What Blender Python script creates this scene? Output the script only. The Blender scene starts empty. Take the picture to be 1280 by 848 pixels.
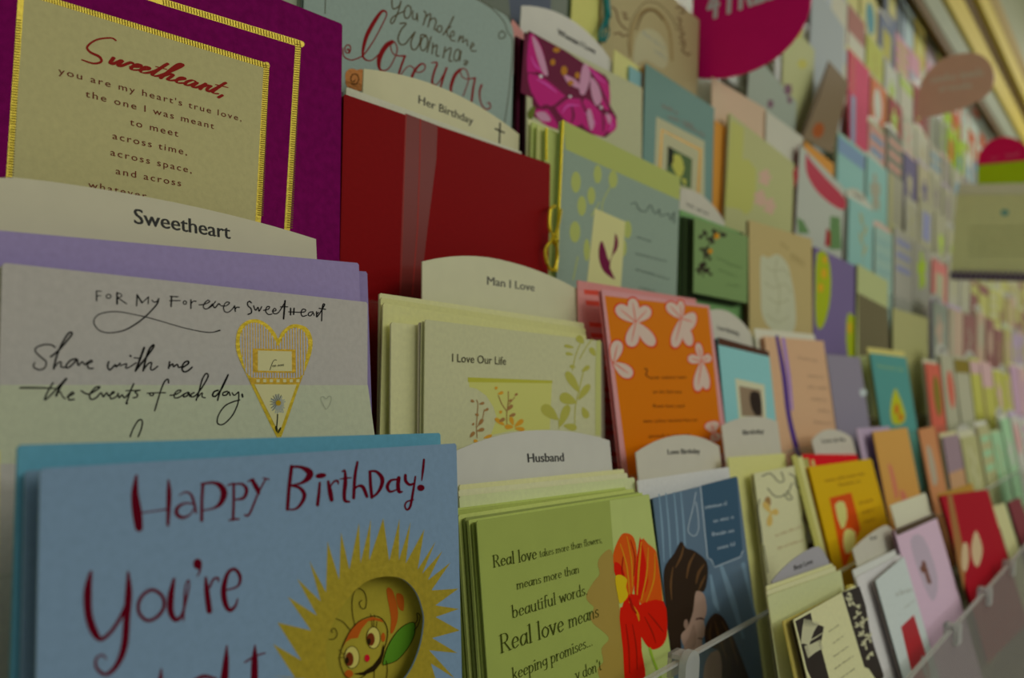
import bpy, math, random, mathutils
from mathutils import Vector, Matrix
from mathutils.geometry import tessellate_polygon
random.seed(11)
SC = bpy.context.scene
COL = SC.collection
W, H = 1280.0, 848.0

# ---------------------------------------------------------------- camera
F = 1100.0                       # focal length in pixels of the 1280 px frame
VPX, VPY, ROLL = 1450.0, 490.0, 0.05
CAM = Vector((0.0, 0.0, 1.35))
xc = Vector(((VPX - 640) / F, -(VPY - 424) / F, -1.0)).normalized()   # the rack's long axis seen from the camera
zc = Vector((ROLL, 1.0, -(ROLL * xc.x + xc.y) / xc.z)).normalized()
yc = zc.cross(xc)
R = Matrix((xc, yc, zc))         # camera -> world rotation
cam = bpy.data.cameras.new('camera')
cam.sensor_width = 36.0
cam.lens = F * 36.0 / W
cam.clip_start = 0.01
co = bpy.data.objects.new('camera', cam)
COL.objects.link(co)
co.matrix_world = Matrix.Translation(CAM) @ R.to_4x4()
SC.camera = co
cam.dof.use_dof = True
cam.dof.focus_distance = 0.35
cam.dof.aperture_fstop = 8.5

# ---------------------------------------------------------------- light and exposure
SC.view_settings.view_transform = 'Standard'
SC.view_settings.look = 'None'
SC.view_settings.exposure = -0.70
SC.view_settings.gamma = 1.0
world = bpy.data.worlds.new('world')
SC.world = world
world.use_nodes = True
world.node_tree.nodes['Background'].inputs[0].default_value = (1.0, 0.97, 0.90, 1)
world.node_tree.nodes['Background'].inputs[1].default_value = 0.20
SC.cycles.max_bounces = 6
SC.cycles.transparent_max_bounces = 12
SC.cycles.caustics_reflective = False
SC.cycles.caustics_refractive = False

def area(name, loc, target, sx, sy, power, color):
    l = bpy.data.lights.new(name, 'AREA'); l.shape = 'RECTANGLE'; l.size = sx; l.size_y = sy
    l.energy = power; l.color = color
    o = bpy.data.objects.new(name, l); COL.objects.link(o)
    o.location = loc
    o.rotation_euler = (Vector(target) - Vector(loc)).to_track_quat('-Z', 'Y').to_euler()
    return o
# two rows of fluorescent ceiling fittings that run along the aisle
area('aisle_light', (2.2, -1.3, 2.75), (2.0, -0.9, 0), 6.0, 0.6, 52, (1.0, 0.97, 0.88))
area('far_aisle_light', (2.0, -3.6, 2.75), (2.0, -2.6, 0), 7.0, 0.6, 60, (0.97, 1.0, 0.93))

area('sign_fill_light', (-3.2, -1.0, 2.75), (-0.5, 0, 1.0), 0.6, 3.0, 26, (1.0, 0.98, 0.92))  # added fill lamp behind the camera, brightens sign faces turned along the rack

# ---------------------------------------------------------------- materials
def lin(h):
    if isinstance(h, str):
        h = h.lstrip('#'); c = [int(h[i:i+2], 16) / 255 for i in (0, 2, 4)]
    else:
        c = [v / 255 for v in h]
    return [v / 12.92 if v <= 0.04045 else ((v + 0.055) / 1.055) ** 2.4 for v in c]
KCOL = 2.55                       # the photograph is dim: its paper white shows about 150 of 255
MATS = {}
def mat(h, kind='paper'):
    key = (str(h), kind)
    if key in MATS: return MATS[key]
    c = [min(0.9, v * KCOL) for v in lin(h)]
    m = bpy.data.materials.new(kind + '_' + str(h).strip('#()').replace(', ', '_'))
    m.use_nodes = True
    nt = m.node_tree; b = nt.nodes['Principled BSDF']
    b.inputs['Base Color'].default_value = (*c, 1)
    b.inputs['Roughness'].default_value = {'paper': .55, 'gloss': .28, 'foil': .38, 'velvet': .9, 'ink': .45, 'metal': .35, 'plain': .6, 'glossink': .25}[kind]
    b.inputs['Specular IOR Level'].default_value = {'paper': .06, 'velvet': .05, 'ink': .05, 'gloss': .2}.get(kind, .5)
    if kind == 'foil': b.inputs['Metallic'].default_value = .45
    if kind == 'metal': b.inputs['Metallic'].default_value = .8
    if kind in ('paper', 'gloss', 'velvet', 'foil', 'plain'):
        tc = nt.nodes.new('ShaderNodeTexCoord')
        n = nt.nodes.new('ShaderNodeTexNoise')
        n.inputs['Scale'].default_value = {'velvet': 260, 'foil': 500, 'paper': 420, 'gloss': 60, 'plain': 30}[kind]
        n.inputs['Detail'].default_value = 4
        nt.links.new(tc.outputs['Object'], n.inputs['Vector'])
        mx = nt.nodes.new('ShaderNodeMix'); mx.data_type = 'RGBA'
        k = {'velvet': .35, 'foil': .25, 'paper': .10, 'gloss': .06, 'plain': .10}[kind]
        mx.inputs['A'].default_value = (*[v * (1 - k) for v in c], 1)
        mx.inputs['B'].default_value = (*[min(1, v * (1 + k)) for v in c], 1)
        nt.links.new(n.outputs['Fac'], mx.inputs['Factor'])
        nt.links.new(mx.outputs['Result'], b.inputs['Base Color'])
        if kind in ('paper', 'velvet', 'foil'):
            bp = nt.nodes.new('ShaderNodeBump')
            bp.inputs['Strength'].default_value = {'velvet': .5, 'foil': .35, 'paper': .18}[kind]
            bp.inputs['Distance'].default_value = .0006
            nt.links.new(n.outputs['Fac'], bp.inputs['Height'])
            nt.links.new(bp.outputs['Normal'], b.inputs['Normal'])
    MATS[key] = m
    return m
def clearmat(name, tint, opacity, rough=.08, body=(.8, .85, .8)):
    """Clear or frosted plastic: mostly see-through with a glossy coat and a little milky body."""
    m = bpy.data.materials.new(name); m.use_nodes = True
    nt = m.node_tree; nt.nodes.clear()
    out = nt.nodes.new('ShaderNodeOutputMaterial')
    tr = nt.nodes.new('ShaderNodeBsdfTransparent'); tr.inputs[0].default_value = (*tint, 1)
    gl = nt.nodes.new('ShaderNodeBsdfGlossy'); gl.inputs['Roughness'].default_value = rough; gl.inputs[0].default_value = (.8, .8, .8, 1)
    df = nt.nodes.new('ShaderNodeBsdfDiffuse'); df.inputs[0].default_value = (*body, 1)
    fr = nt.nodes.new('ShaderNodeFresnel'); fr.inputs[0].default_value = 1.45
    m1 = nt.nodes.new('ShaderNodeMixShader'); m1.inputs[0].default_value = opacity
    m2 = nt.nodes.new('ShaderNodeMixShader')
    mul = nt.nodes.new('ShaderNodeMath'); mul.operation = 'MULTIPLY'; mul.inputs[1].default_value = .12
    L = nt.links.new
    L(fr.outputs[0], mul.inputs[0])
    L(tr.outputs[0], m1.inputs[1]); L(df.outputs[0], m1.inputs[2])
    L(mul.outputs[0], m2.inputs[0]); L(m1.outputs[0], m2.inputs[1]); L(gl.outputs[0], m2.inputs[2]); L(m2.outputs[0], out.inputs[0])
    return m

# ---------------------------------------------------------------- objects
def tag(o, label=None, cat=None, group=None, kind=None):
    if label: o['label'] = label
    if cat: o['category'] = cat
    if group: o['group'] = group
    if kind: o['kind'] = kind
    return o
def mesh_obj(name, verts, faces, m, parent=None, mw=None, idx=None):
    me = bpy.data.meshes.new(name)
    me.from_pydata(verts, [], faces)
    if isinstance(m, (list, tuple)):
        for x in m: me.materials.append(x)
        if idx: me.polygons.foreach_set('material_index', idx)
    else:
        me.materials.append(m)
    me.update()
    o = bpy.data.objects.new(name, me); COL.objects.link(o)
    if parent is not None: o.parent = parent
    elif mw is not None: o.matrix_world = mw
    return o
def empty(name, mw):
    o = bpy.data.objects.new(name, None); o.empty_display_size = .02
    COL.objects.link(o); o.matrix_world = mw
    return o
def boxvf(x0, x1, y0, y1, z0, z1, V=None, Fc=None):
    V = [] if V is None else V; Fc = [] if Fc is None else Fc
    b = len(V)
    V += [(x, y, z) for x in (x0, x1) for y in (y0, y1) for z in (z0, z1)]
    Fc += [tuple(b + i for i in f) for f in ((0,1,3,2),(4,6,7,5),(0,4,5,1),(2,3,7,6),(0,2,6,4),(1,5,7,3))]
    return V, Fc

# ---------------------------------------------------------------- the rack's tiers (Y = away from the aisle)
def ray(px, py):
    return (R @ Vector(((px - 640) / F, -(py - 424) / F, -1.0))).normalized()
def isect(px, py, P, N):
    d = ray(px, py)
    return CAM + d * ((P - CAM).dot(N) / d.dot(N))
def project(p):
    q = R.transposed() @ (p - CAM)
    return 640 + F * q.x / -q.z, 424 - F * q.y / -q.z
def height_at(D, slope):
    """Height above the lens of a long horizontal edge at depth D that is seen rising with this slope away from the vanishing point."""
    lo, hi = -1.5, 3.0
    for _ in range(50):
        m = (lo + hi) / 2; x, y = project(Vector((1.5, D, 1.35 + m)))
        if (VPY - y) / (VPX - x) < slope: lo = m
        else: hi = m
    return lo
SL = {0: -.62, 1: -.20, 2: .147, 3: .41, 4: .61, 5: .80, 6: .956, 7: 1.10, 8: 1.235, 9: 1.37, 10: 1.52}
DD = {0: .150, 1: .215, 2: .268, 3: .312, 4: .348, 5: .377, 6: .40, 7: .42, 8: .442, 9: .465, 10: .487}
HH = {k: height_at(DD[k], SL[k]) for k in SL}
LEAN = {0: 17, 1: 11, 2: 8, 3: 2, 4: 1.5, 5: 1.5, 6: 1.5, 7: 1.5, 8: 1.5, 9: 1.5, 10: 1.5}
# how far the cards lean back, read along each tier as (photo column, degrees)
ANG = {0: [(955, 12), (985, 17), (1200, 18)], 1: [(0, 6), (540, 6), (560, 10), (885, 10), (987, 10), (988, 17), (1066, 17), (1067, 13), (1165, 12), (1300, 12)], 2: [(-200, 4), (705, 4), (722, 10), (886, 10), (887, 10), (1076, 10), (1084, 10.5)],
       3: [(0, 1), (700, 1.5), (1000, 2.2)], 4: [(0, .5), (1000, 1.5)]}
def lean_at(k, px):
    t = ANG.get(k)
    if not t: return LEAN[k]
    if px <= t[0][0]: return t[0][1]
    for (a, b), (c, d) in zip(t, t[1:]):
        if px <= c: return b + (d - b) * (px - a) / (c - a)
    return t[-1][1]
LIPS = {0: -1.15, 1: -.565, 2: -.16, 3: .115, 4: .36, 5: .575, 6: .75, 7: .90, 8: 1.045, 9: 1.18, 10: 1.33}
def tier_plane(k, off=0.0):
    a = math.radians(LEAN[k]); n = Vector((0, -math.cos(a), math.sin(a)))
    return Vector((0, DD[k], 1.35 + HH[k])) + n * off, n
def lip_y(k):       # front face of the tier's acrylic lip
    a = math.radians(LEAN[k]); D = DD[k] - .02
    for _ in range(20):
        hl = height_at(D, LIPS[k]); D = DD[k] - (HH[k] - hl) * math.tan(a) - (.017 if k in (0, 2) else .026 if k == 1 else .013 if k < 5 else .006)
    return D, 1.35 + hl
LIPY = {k: lip_y(k)[0] for k in SL}; LIPZ = {k: lip_y(k)[1] for k in SL}
BASE = {k: LIPZ[k] - .08 for k in SL}

# ---------------------------------------------------------------- drawing on flat sheets
def cat(pts, closed=False, n=5):
    """Catmull-Rom through the points (2 or 3 numbers each)."""
    P = [tuple(p) for p in pts]
    if len(P) < 3: return P
    out = []; m = len(P)
    rng = range(m if closed else m - 1)
    for i in rng:
        p0 = P[(i - 1) % m] if closed or i > 0 else P[0]
        p1 = P[i]; p2 = P[(i + 1) % m]
        p3 = P[(i + 2) % m] if closed or i + 2 < m else P[-1]
        for j in range(n):
            t = j / n
            out.append(tuple(.5 * (2 * b + (c - a) * t + (2 * a - 5 * b + 4 * c - d) * t * t + (3 * b - a - 3 * c + d) * t ** 3) for a, b, c, d in zip(p0, p1, p2, p3)))
    if not closed: out.append(P[-1])
    return out
def P(s):
    return [tuple(float(v) for v in t.split(',')) for t in s.split()]
def ribbon(pts, w=None, closed=False):
    """Outline strip in the drawing plane: returns quads [(a,b,c,d), ...] plus round ends."""
    q = [(p[0], p[1], (p[2] if len(p) > 2 else w) / 2) for p in pts]
    n = len(q); L = []; Rr = []
    for i in range(n):
        a = q[i - 1] if (i > 0 or closed) else q[i]; b = q[(i + 1) % n] if (i < n - 1 or closed) else q[i]
        dx, dy = b[0] - a[0], b[1] - a[1]; l = math.hypot(dx, dy) or 1
        nx, ny = -dy / l * q[i][2], dx / l * q[i][2]
        L.append((q[i][0] + nx, q[i][1] + ny)); Rr.append((q[i][0] - nx, q[i][1] - ny))
    quads = [[L[i], L[(i + 1) % n], Rr[(i + 1) % n], Rr[i]] for i in range(n if closed else n - 1)]
    if not closed:
        for e, o in ((q[0], q[1]), (q[-1], q[-2])):
            a0 = math.atan2(e[1] - o[1], e[0] - o[0])
            quads.append([(e[0] + e[2] * math.cos(a0 + t), e[1] + e[2] * math.sin(a0 + t)) for t in (-1.571, -.9, -.3, .3, .9, 1.571)])
    return quads
def ell(cx, cy, rx, ry, rot=0, n=20):
    c, s = math.cos(math.radians(rot)), math.sin(math.radians(rot))
    return [(cx + rx * math.cos(t) * c - ry * math.sin(t) * s, cy + rx * math.cos(t) * s + ry * math.sin(t) * c) for t in [2 * math.pi * i / n for i in range(n)]]
def petal(cx, cy, tx, ty, w, blunt=.62):
    dx, dy = tx - cx, ty - cy; l = math.hypot(dx, dy); ux, uy = dx / l, dy / l; vx, vy = -uy, ux
    pts = [(0, 0), (.25, .32), (blunt, .5), (.9, .36), (1, 0), (.9, -.36), (blunt, -.5), (.25, -.32)]
    return cat([(cx + ux * a * l + vx * b * w, cy + uy * a * l + vy * b * w) for a, b in pts], True, 3)
FONTC = {}
def glyphs(s, bold=0.0, spacing=1.0):
    key = (s, bold, spacing)
    if key in FONTC: return FONTC[key]
    c = bpy.data.curves.new('t', 'FONT'); c.body = s; c.offset = bold; c.space_character = spacing; c.resolution_u = 3
    o = bpy.data.objects.new('t', c); COL.objects.link(o)
    bpy.context.view_layer.update()
    me = o.to_mesh(); V = [(v.co.x, v.co.y) for v in me.vertices]; Fc = [tuple(p.vertices) for p in me.polygons]
    o.to_mesh_clear(); bpy.data.objects.remove(o); bpy.data.curves.remove(c)
    x0 = min(v[0] for v in V); x1 = max(v[0] for v in V)
    FONTC[key] = ([(v[0] - x0, v[1]) for v in V], Fc, x1 - x0)
    return FONTC[key]
# single-line skeleton letters (x height 1) for script and for the serif lettering
SK = {
 'a': (1.0, ['.85,.8 .6,1 .25,.85 .1,.45 .25,.05 .55,.08 .85,.5', '.88,1 .85,.5 .88,.1 1.02,.05']),
 'b': (1.0, ['.12,1.7 .12,.1', '.12,.6 .4,1 .75,.85 .85,.45 .65,.05 .3,0 .12,.2']),
 'c': (.85, ['.78,.8 .5,1 .15,.75 .12,.35 .4,0 .8,.2']),
 'd': (1.0, ['.85,1.7 .85,.1 1,.02', '.85,.75 .5,1 .15,.75 .12,.3 .4,0 .7,.12 .85,.35']),
 'e': (.9, ['.15,.52 .78,.58 .7,.9 .45,1 .18,.75 .12,.4 .35,.02 .8,.2']),
 'f': (.6, ['.68,1.6 .5,1.72 .3,1.45 .28,.02', '.05,1 .55,1']),
 'g': (1.0, ['.85,.75 .5,1 .15,.75 .15,.4 .45,.15 .8,.4', '.87,1 .87,-.1 .65,-.5 .25,-.45']),
 'h': (1.0, ['.12,1.7 .12,.02', '.12,.6 .45,1 .78,.8 .8,.02']),
 'i': (.42, ['.2,1 .2,.02', '.2,1.38 .2,1.45']),
 'j': (.45, ['.25,1 .22,-.3 0,-.5', '.25,1.38 .25,1.45']),
 'k': (.9, ['.12,1.7 .12,.02', '.72,1 .15,.48', '.35,.65 .8,.02']),
 'l': (.42, ['.2,1.7 .2,.02']),
 'm': (1.55, ['.12,1 .12,.02', '.12,.65 .42,1 .7,.8 .7,.02', '.7,.65 1.02,1 1.33,.8 1.33,.02']),
 'n': (1.0, ['.12,1 .12,.02', '.12,.6 .45,1 .78,.8 .8,.02']),
 'o': (1.0, ['.5,1 .15,.75 .12,.3 .5,0 .85,.3 .87,.7 .5,1']),
 'p': (1.0, ['.14,1 .14,-.6', '.14,.6 .4,1 .75,.85 .87,.45 .65,.05 .3,0 .14,.2']),
 'r': (.68, ['.14,1 .14,.02', '.14,.55 .4,.95 .65,.92']),
 's': (.75, ['.65,.85 .4,1 .15,.78 .3,.55 .6,.4 .6,.12 .3,0 .08,.18']),
 't': (.6, ['.25,1.35 .24,.3 .35,.02 .6,.12', '.02,1 .55,1']),
 'u': (1.0, ['.12,1 .14,.3 .4,0 .7,.15 .82,.4', '.82,1 .82,.02']),
 'v': (.9, ['.05,1 .42,.02', '.42,.02 .8,1']),
 'w': (1.3, ['.05,1 .35,.02', '.35,.02 .65,.85', '.65,.85 .95,.02', '.95,.02 1.25,1']),
 'y': (.9, ['.08,1 .45,.15', '.82,1 .4,-.2 .1,-.5']),
 'R': (1.25, ['.2,1.6 .2,.02', '.2,1.6 .7,1.6 .95,1.25 .75,.88 .2,.82', '.55,.82 1.15,.02']),
 'L': (.95, ['.2,1.6 .2,.05 .85,.05']), 'M': (1.5, ['.15,.02 .2,1.6 .75,.4 1.25,1.6 1.32,.02']),
 ',': (.4, ['.2,.08 .12,-.25']), '.': (.4, ['.18,.03 .18,.1']), "'": (.35, ['.2,1.7 .15,1.4']), ' ': (.5, []), '!': (.4, ['.2,1.7 .18,.5', '.18,.05 .18,.1']),
}
def skel(s, thin=.07, thick=.2, serif=False, slant=0.0, track=.12):
    """Lettering from the skeletons: nib-like contrast (upright strokes thick, flat ones thin), optional serifs."""
    polys = []; x = 0
    for ch in s:
        adv, st = SK.get(ch, SK['o'])
        for d in st:
            p = P(d); straight = len(p) == 2 or ch in 'LM'
            q = p if straight else cat(p, False, 4)
            if straight and len(p) == 2: q = [p[0], ((p[0][0] + p[1][0]) / 2, (p[0][1] + p[1][1]) / 2), p[1]]
            r = []
            for i in range(len(q)):
                a = q[max(0, i - 1)]; b = q[min(len(q) - 1, i + 1)]
                ang = math.atan2(b[1] - a[1], b[0] - a[0])
                r.append((x + q[i][0] + slant * q[i][1], q[i][1], thin + (thick - thin) * abs(math.sin(ang)) ** 1.5))
            polys += ribbon(r)
            if serif and straight and ch in 'bdhklmnrpuiRvwyf':
                for e in (p[0], p[-1]):
                    if e[1] in (.02, -.6) and ch not in 'vwy':
                        polys += ribbon([(x + e[0] - .2, e[1], thin), (x + e[0] + .22, e[1], thin)])
                    elif e[1] >= 1: polys += ribbon([(x + e[0] - .24, e[1] - .05, thin), (x + e[0] + (.05 if ch not in 'vwy' else .18), e[1], thin)])
        x += adv + track
    return polys, x

class Sheet:
    """A flat card in the rack: local x along its top edge, y up its face, z out of the face; origin at its base corner."""
    def __init__(s, TL, TR, v, base, origin_h=None):
        s.u = (TR - TL).normalized(); s.w = (TR - TL).length
        v = (v - s.u * v.dot(s.u)).normalized()
        s.v = v if v.z < 0 else -v
        s.h = origin_h or (min(TL.z, TR.z) - base) / -s.v.z
        s.o = TL + s.v * s.h
        s.y = -s.v; s.n = s.u.cross(s.y)
        s.mw = Matrix((s.u, s.y, s.n)).transposed().to_4x4(); s.mw.translation = s.o
        s.inv = s.mw.inverted(); s.q = 0
    def loc(s, px, py, z=0.0):
        p = isect(px, py, s.o + s.n * z, s.n)
        return s.inv @ p
# current picture-crop frame in which artwork is traced: pixel = offset + value / scale
CR = (0.0, 0.0, 1.0)
def crop(ox, oy, sc):
    global CR
    CR = (float(ox), float(oy), float(sc))
def T(p): return (CR[0] + p[0] / CR[2], CR[1] + p[1] / CR[2])

class Art:
    """Flat print of one colour on a sheet, gathered into one mesh. z: level of the sheet it lies on."""
    def __init__(s, sheet, z=0.0, layer=1):
        s.s = sheet; s.z = z; s.layer = layer; s.V = []; s.F = []; s.k = 0; s.G = []
    def _z(s):
        s.k += 1
        return s.z + s.layer * 3e-5 + (s.k % 100) * 2e-7
    def _add(s, pts3, faces):
        b = len(s.V); s.V += [tuple(p) for p in pts3]; s.F += [tuple(b + i for i in f) for f in faces]; s.G.append((b, len(s.V)))
    def poly(s, pts, smooth=0, holes=()):
        if isinstance(pts, str): pts = P(pts)
        if smooth: pts = cat(pts, True, smooth)
        z = s._z(); loops = [pts] + [list(h) for h in holes]
        l3 = [[s.s.loc(*T(p), s.z) for p in lp] for lp in loops]
        flat = [p for lp in l3 for p in lp]
        tris = tessellate_polygon(l3) if len(l3[0]) > 3 or holes else [(0, 1, 2)]
        out = []
        for t in tris:
            a, b, c = (flat[i] for i in t)
            if (b - a).cross(c - a).z < 0: t = (t[0], t[2], t[1])
            out.append(t)
        s._add([(p.x, p.y, z) for p in flat], out)
        return s
    def quads(s, qs, conv=True):
        for q in qs:
            z = s._z()
            pts = [s.s.loc(*T(p), s.z) if conv else Vector((p[0], p[1], 0)) for p in q]
            s._add([(p.x, p.y, z) for p in pts], [tuple(range(len(q)))])
        return s
    wm = 1.0
    def line(s, pts, w=None, smooth=5, closed=False):
        if isinstance(pts, str): pts = P(pts)
        if s.wm != 1: w = w and w * s.wm; pts = [(p[0], p[1], p[2] * s.wm) if len(p) > 2 else p for p in pts]
        if smooth and len(pts) > 2: pts = cat(pts, closed, smooth)
        return s.quads(ribbon(pts, w, closed))
    def _frame(s, p0, p1, hpx):
        a = s.s.loc(*T(p0), s.z); b = s.s.loc(*T(p1), s.z)
        up = s.s.loc(T(p0)[0], T(p0)[1] - hpx, s.z)
        d = (b - a); return a, d, abs((up - a).y)
    def text(s, txt, p0, p1, hpx, bold=0.0, spacing=1.0):
        """Built-in font lettering between two baseline points; hpx = capital height in photo pixels at p0."""
        V, Fc, w = glyphs(txt, 0.0, spacing)
        a, d, h = s._frame(p0, p1, hpx)
        n = 1 if bold <= 0 else 3
        for i in range(n):      # heavier letters: overprinted with a slight shift
            z = s._z(); e = (i - (n - 1) / 2) * bold * 2.2
            s._add([(a.x + d.x * (x + e) / w, a.y + d.y * x / w + h * (y + abs(e) * .3) / .7, z) for x, y in V], Fc)
        return s
    def pen(s, txt, p0, p1, hpx, **kw):
        """Skeleton lettering; hpx = x height in photo pixels at p0."""
        polys, w = skel(txt, **kw); w -= kw.get('track', .12)
        a, d, h = s._frame(p0, p1, hpx)
        return s.quads([[(a.x + d.x * x / w, a.y + d.y * x / w + h * y) for x, y in q] for q in polys], False)
    def cursive(s, strokes, p0, p1, hpx, w, slant=.45):
        """Joined handwriting given in x-height units along the baseline p0-p1; w = pen width in the same units."""
        X1 = max(q[0] for d in strokes for q in P(d)); a, d, h = s._frame(p0, p1, hpx)
        for st in strokes:
            pts = cat(P(st), False, 5); r = []
            for i in range(len(pts)):
                u_, v_ = pts[max(0, i - 1)], pts[min(len(pts) - 1, i + 1)]
                an = math.atan2(v_[1] - u_[1], v_[0] - u_[0])
                r.append((pts[i][0] + slant * pts[i][1], pts[i][1], w * (.6 + .9 * abs(math.sin(an)))))
            s.quads([[(a.x + d.x * x / X1, a.y + d.y * x / X1 + h * y) for x, y in q] for q in ribbon(r)], False)
        return s
    def squiggle(s, p0, p1, h, w, step=None):
        """A line of small print too soft to read: word-shaped runs of letter strokes."""
        L = math.hypot(p1[0] - p0[0], p1[1] - p0[1]); n = max(3, int(L / (h * .62))); t = ''
        while len(t) < n: t += ''.join(random.choice('aeinorstmhluec') for _ in range(random.choice((2, 3, 4, 5, 6)))) + ' '
        return s.pen(t[:n].strip() or 'ome', (p0[0], p0[1] + h * .35), (p1[0], p1[1] + h * .35), h * .62 / CR[2], thin=.14, thick=.24)
    def done(s, name, m, parent, label=None):
        # marks that lie far apart on the sheet become parts of their own
        B = []
        for a, b in s.G:
            xs = [v[0] for v in s.V[a:b]]; ys = [v[1] for v in s.V[a:b]]
            B.append((min(xs), max(xs), min(ys), max(ys)))
        n = len(B); par = list(range(n))
        def find(i):
            while par[i] != i: par[i] = par[par[i]]; i = par[i]
            return i
        if n <= 400:
            for i in range(n):
                for j in range(i):
                    gx = max(0, B[i][0] - B[j][1], B[j][0] - B[i][1]); gy = max(0, B[i][2] - B[j][3], B[j][2] - B[i][3])
                    sz = max(B[i][1] - B[i][0], B[i][3] - B[i][2], B[j][1] - B[j][0], B[j][3] - B[j][2])
                    if math.hypot(gx, gy) <= max(.019, .48 * sz): par[find(i)] = find(j)
        groups = {}
        for i in range(n): groups.setdefault(find(i) if n <= 400 else 0, []).append(i)
        o = None
        for g in groups.values():
            V = []; Fc = []; mp = {}
            rng = [s.G[i] for i in sorted(g)]
            for a, b in rng:
                for q in range(a, b): mp[q] = len(V); V.append(s.V[q])
            Fc = [tuple(mp[q] for q in f) for f in s.F if f[0] in mp]
            o = mesh_obj(name, s.xf(V), Fc, m, parent)
            if label: o['label'] = label
        return o
    def xf(s, V): return V

def leaf_mesh(w, h, t, hole=None, rnd=0.0, bow=0.0):
    """A sheet of card, front face at z=0. hole: loop in local coordinates; rnd: rounded top corners."""
    if rnd:
        loop = [(0, 0), (w, 0), (w, h - rnd)] + [(w - rnd + rnd * math.cos(a), h - rnd + rnd * math.sin(a)) for a in (.3, .6, .9, 1.2, 1.57)] + [(rnd - rnd * math.sin(a), h - rnd + rnd * math.cos(a)) for a in (0, .3, .6, .9, 1.2)] + [(0, h - rnd)]
    else:
        e = min(.0008, w * .02)
        loop = [(0, 0), (w, 0), (w, h - e), (w - e, h), (e, h), (0, h - e)]
    loops = [[Vector((*p, 0)) for p in loop]] + ([[Vector((*p, 0)) for p in hole]] if hole else [])
    flat = [p for lp in loops for p in lp]; n = len(flat)
    V = [(p.x, p.y, 0) for p in flat] + [(p.x, p.y, -t) for p in flat]; Fc = []
    if hole:
        for a, b, c in tessellate_polygon(loops):
            if (flat[b] - flat[a]).cross(flat[c] - flat[a]).z < 0: b, c = c, b
            Fc += [(a, b, c), (a + n, c + n, b + n)]
    else:
        Fc += [tuple(range(n)), tuple(range(2 * n - 1, n - 1, -1))]
    b0 = 0
    for lp in loops:
        m = len(lp)
        Fc += [(b0 + i, b0 + i + n, b0 + (i + 1) % m + n, b0 + (i + 1) % m) for i in range(m)]
        b0 += m
    return V, Fc

def plane_sheet(k, TL, TR, BL=None, BR=None, off=0.0, h=None, ang=None):
    P0, n = tier_plane(k, off)
    a = isect(*TL, P0, n); b = isect(*TR, P0, n); u = (b - a).normalized()
    ang = math.radians(lean_at(k, TL[0]) if ang is None else ang)
    return Sheet(a, b, Vector((0, -math.sin(ang), -math.cos(ang))), BASE[k] + (.0045 if k < 2 else .003 if k == 2 else .0012), h)

def card(k, TL, TR, color, label, BL=None, BR=None, off=0.0, kind='paper', back='#8f8f78', group=None, gap=.0016, t=.0005, rnd=0, h=None, hole=None, backkind='paper', cname='greeting card', name='greeting_card', slim=False):
    """A folded card: front leaf and back leaf under one Empty at its base corner."""
    s = plane_sheet(k, TL, TR, BL, BR, off, h)
    root = empty(name, s.mw); tag(root, label, cname, group)
    hl = None
    if hole: hl = [tuple(s.loc(*T(p)).xy) for p in hole]
    V, Fc = leaf_mesh(s.w, s.h, t, hl, rnd)
    mesh_obj('front_leaf', V, Fc, mat(color, kind), root)
    V, Fc = leaf_mesh(s.w - .0006, s.h - .0006, t, None, rnd)
    o = mesh_obj('back_leaf', V, Fc, mat(back, backkind), root)
    o.location = (0, 0, -t - gap)
    s.root = root
    return s
def flat(k, TL, TR, color, label, BL=None, BR=None, off=0.0, cname='envelope', name='envelope', group=None, t=.0008, h=None, kind='paper', ang=None):
    """An envelope or the edge of a card deeper in the pocket."""
    s = plane_sheet(k, TL, TR, BL, BR, off, h, ang)
    V, Fc = leaf_mesh(s.w, s.h, t)
    s.root = mesh_obj(name, V, Fc, mat(color, kind), None, s.mw); tag(s.root, label, cname, group)
    return s
ORD = ('first', 'second', 'third', 'fourth', 'fifth')
def pocket(s, n, colors, label, group, cname='greeting card', name='greeting_card', step=.0024, start=.004, dx=.0006, dy=-.0005, kind='paper', shrink=0):
    """The n cards or envelopes standing behind sheet s in the same pocket."""
    for i in range(n):
        w = s.w - shrink; V, Fc = leaf_mesh(w, s.h, .0011)
        mw = s.mw @ Matrix.Translation((-dx * (i + 1) + random.uniform(-.0007, .0007), 0, -start - i * step)) @ Matrix.Rotation(random.uniform(-.003, .003), 4, 'Z')
        V = [(x, y * (1 + (dy * (i + 1) + random.uniform(-.0006, .0006)) / s.h), z) for x, y, z in V]
        o = mesh_obj(name, V, Fc, mat(colors[i % len(colors)], kind), None, mw)
        tag(o, ORD[i] + ' ' + label, cname, group)
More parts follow.
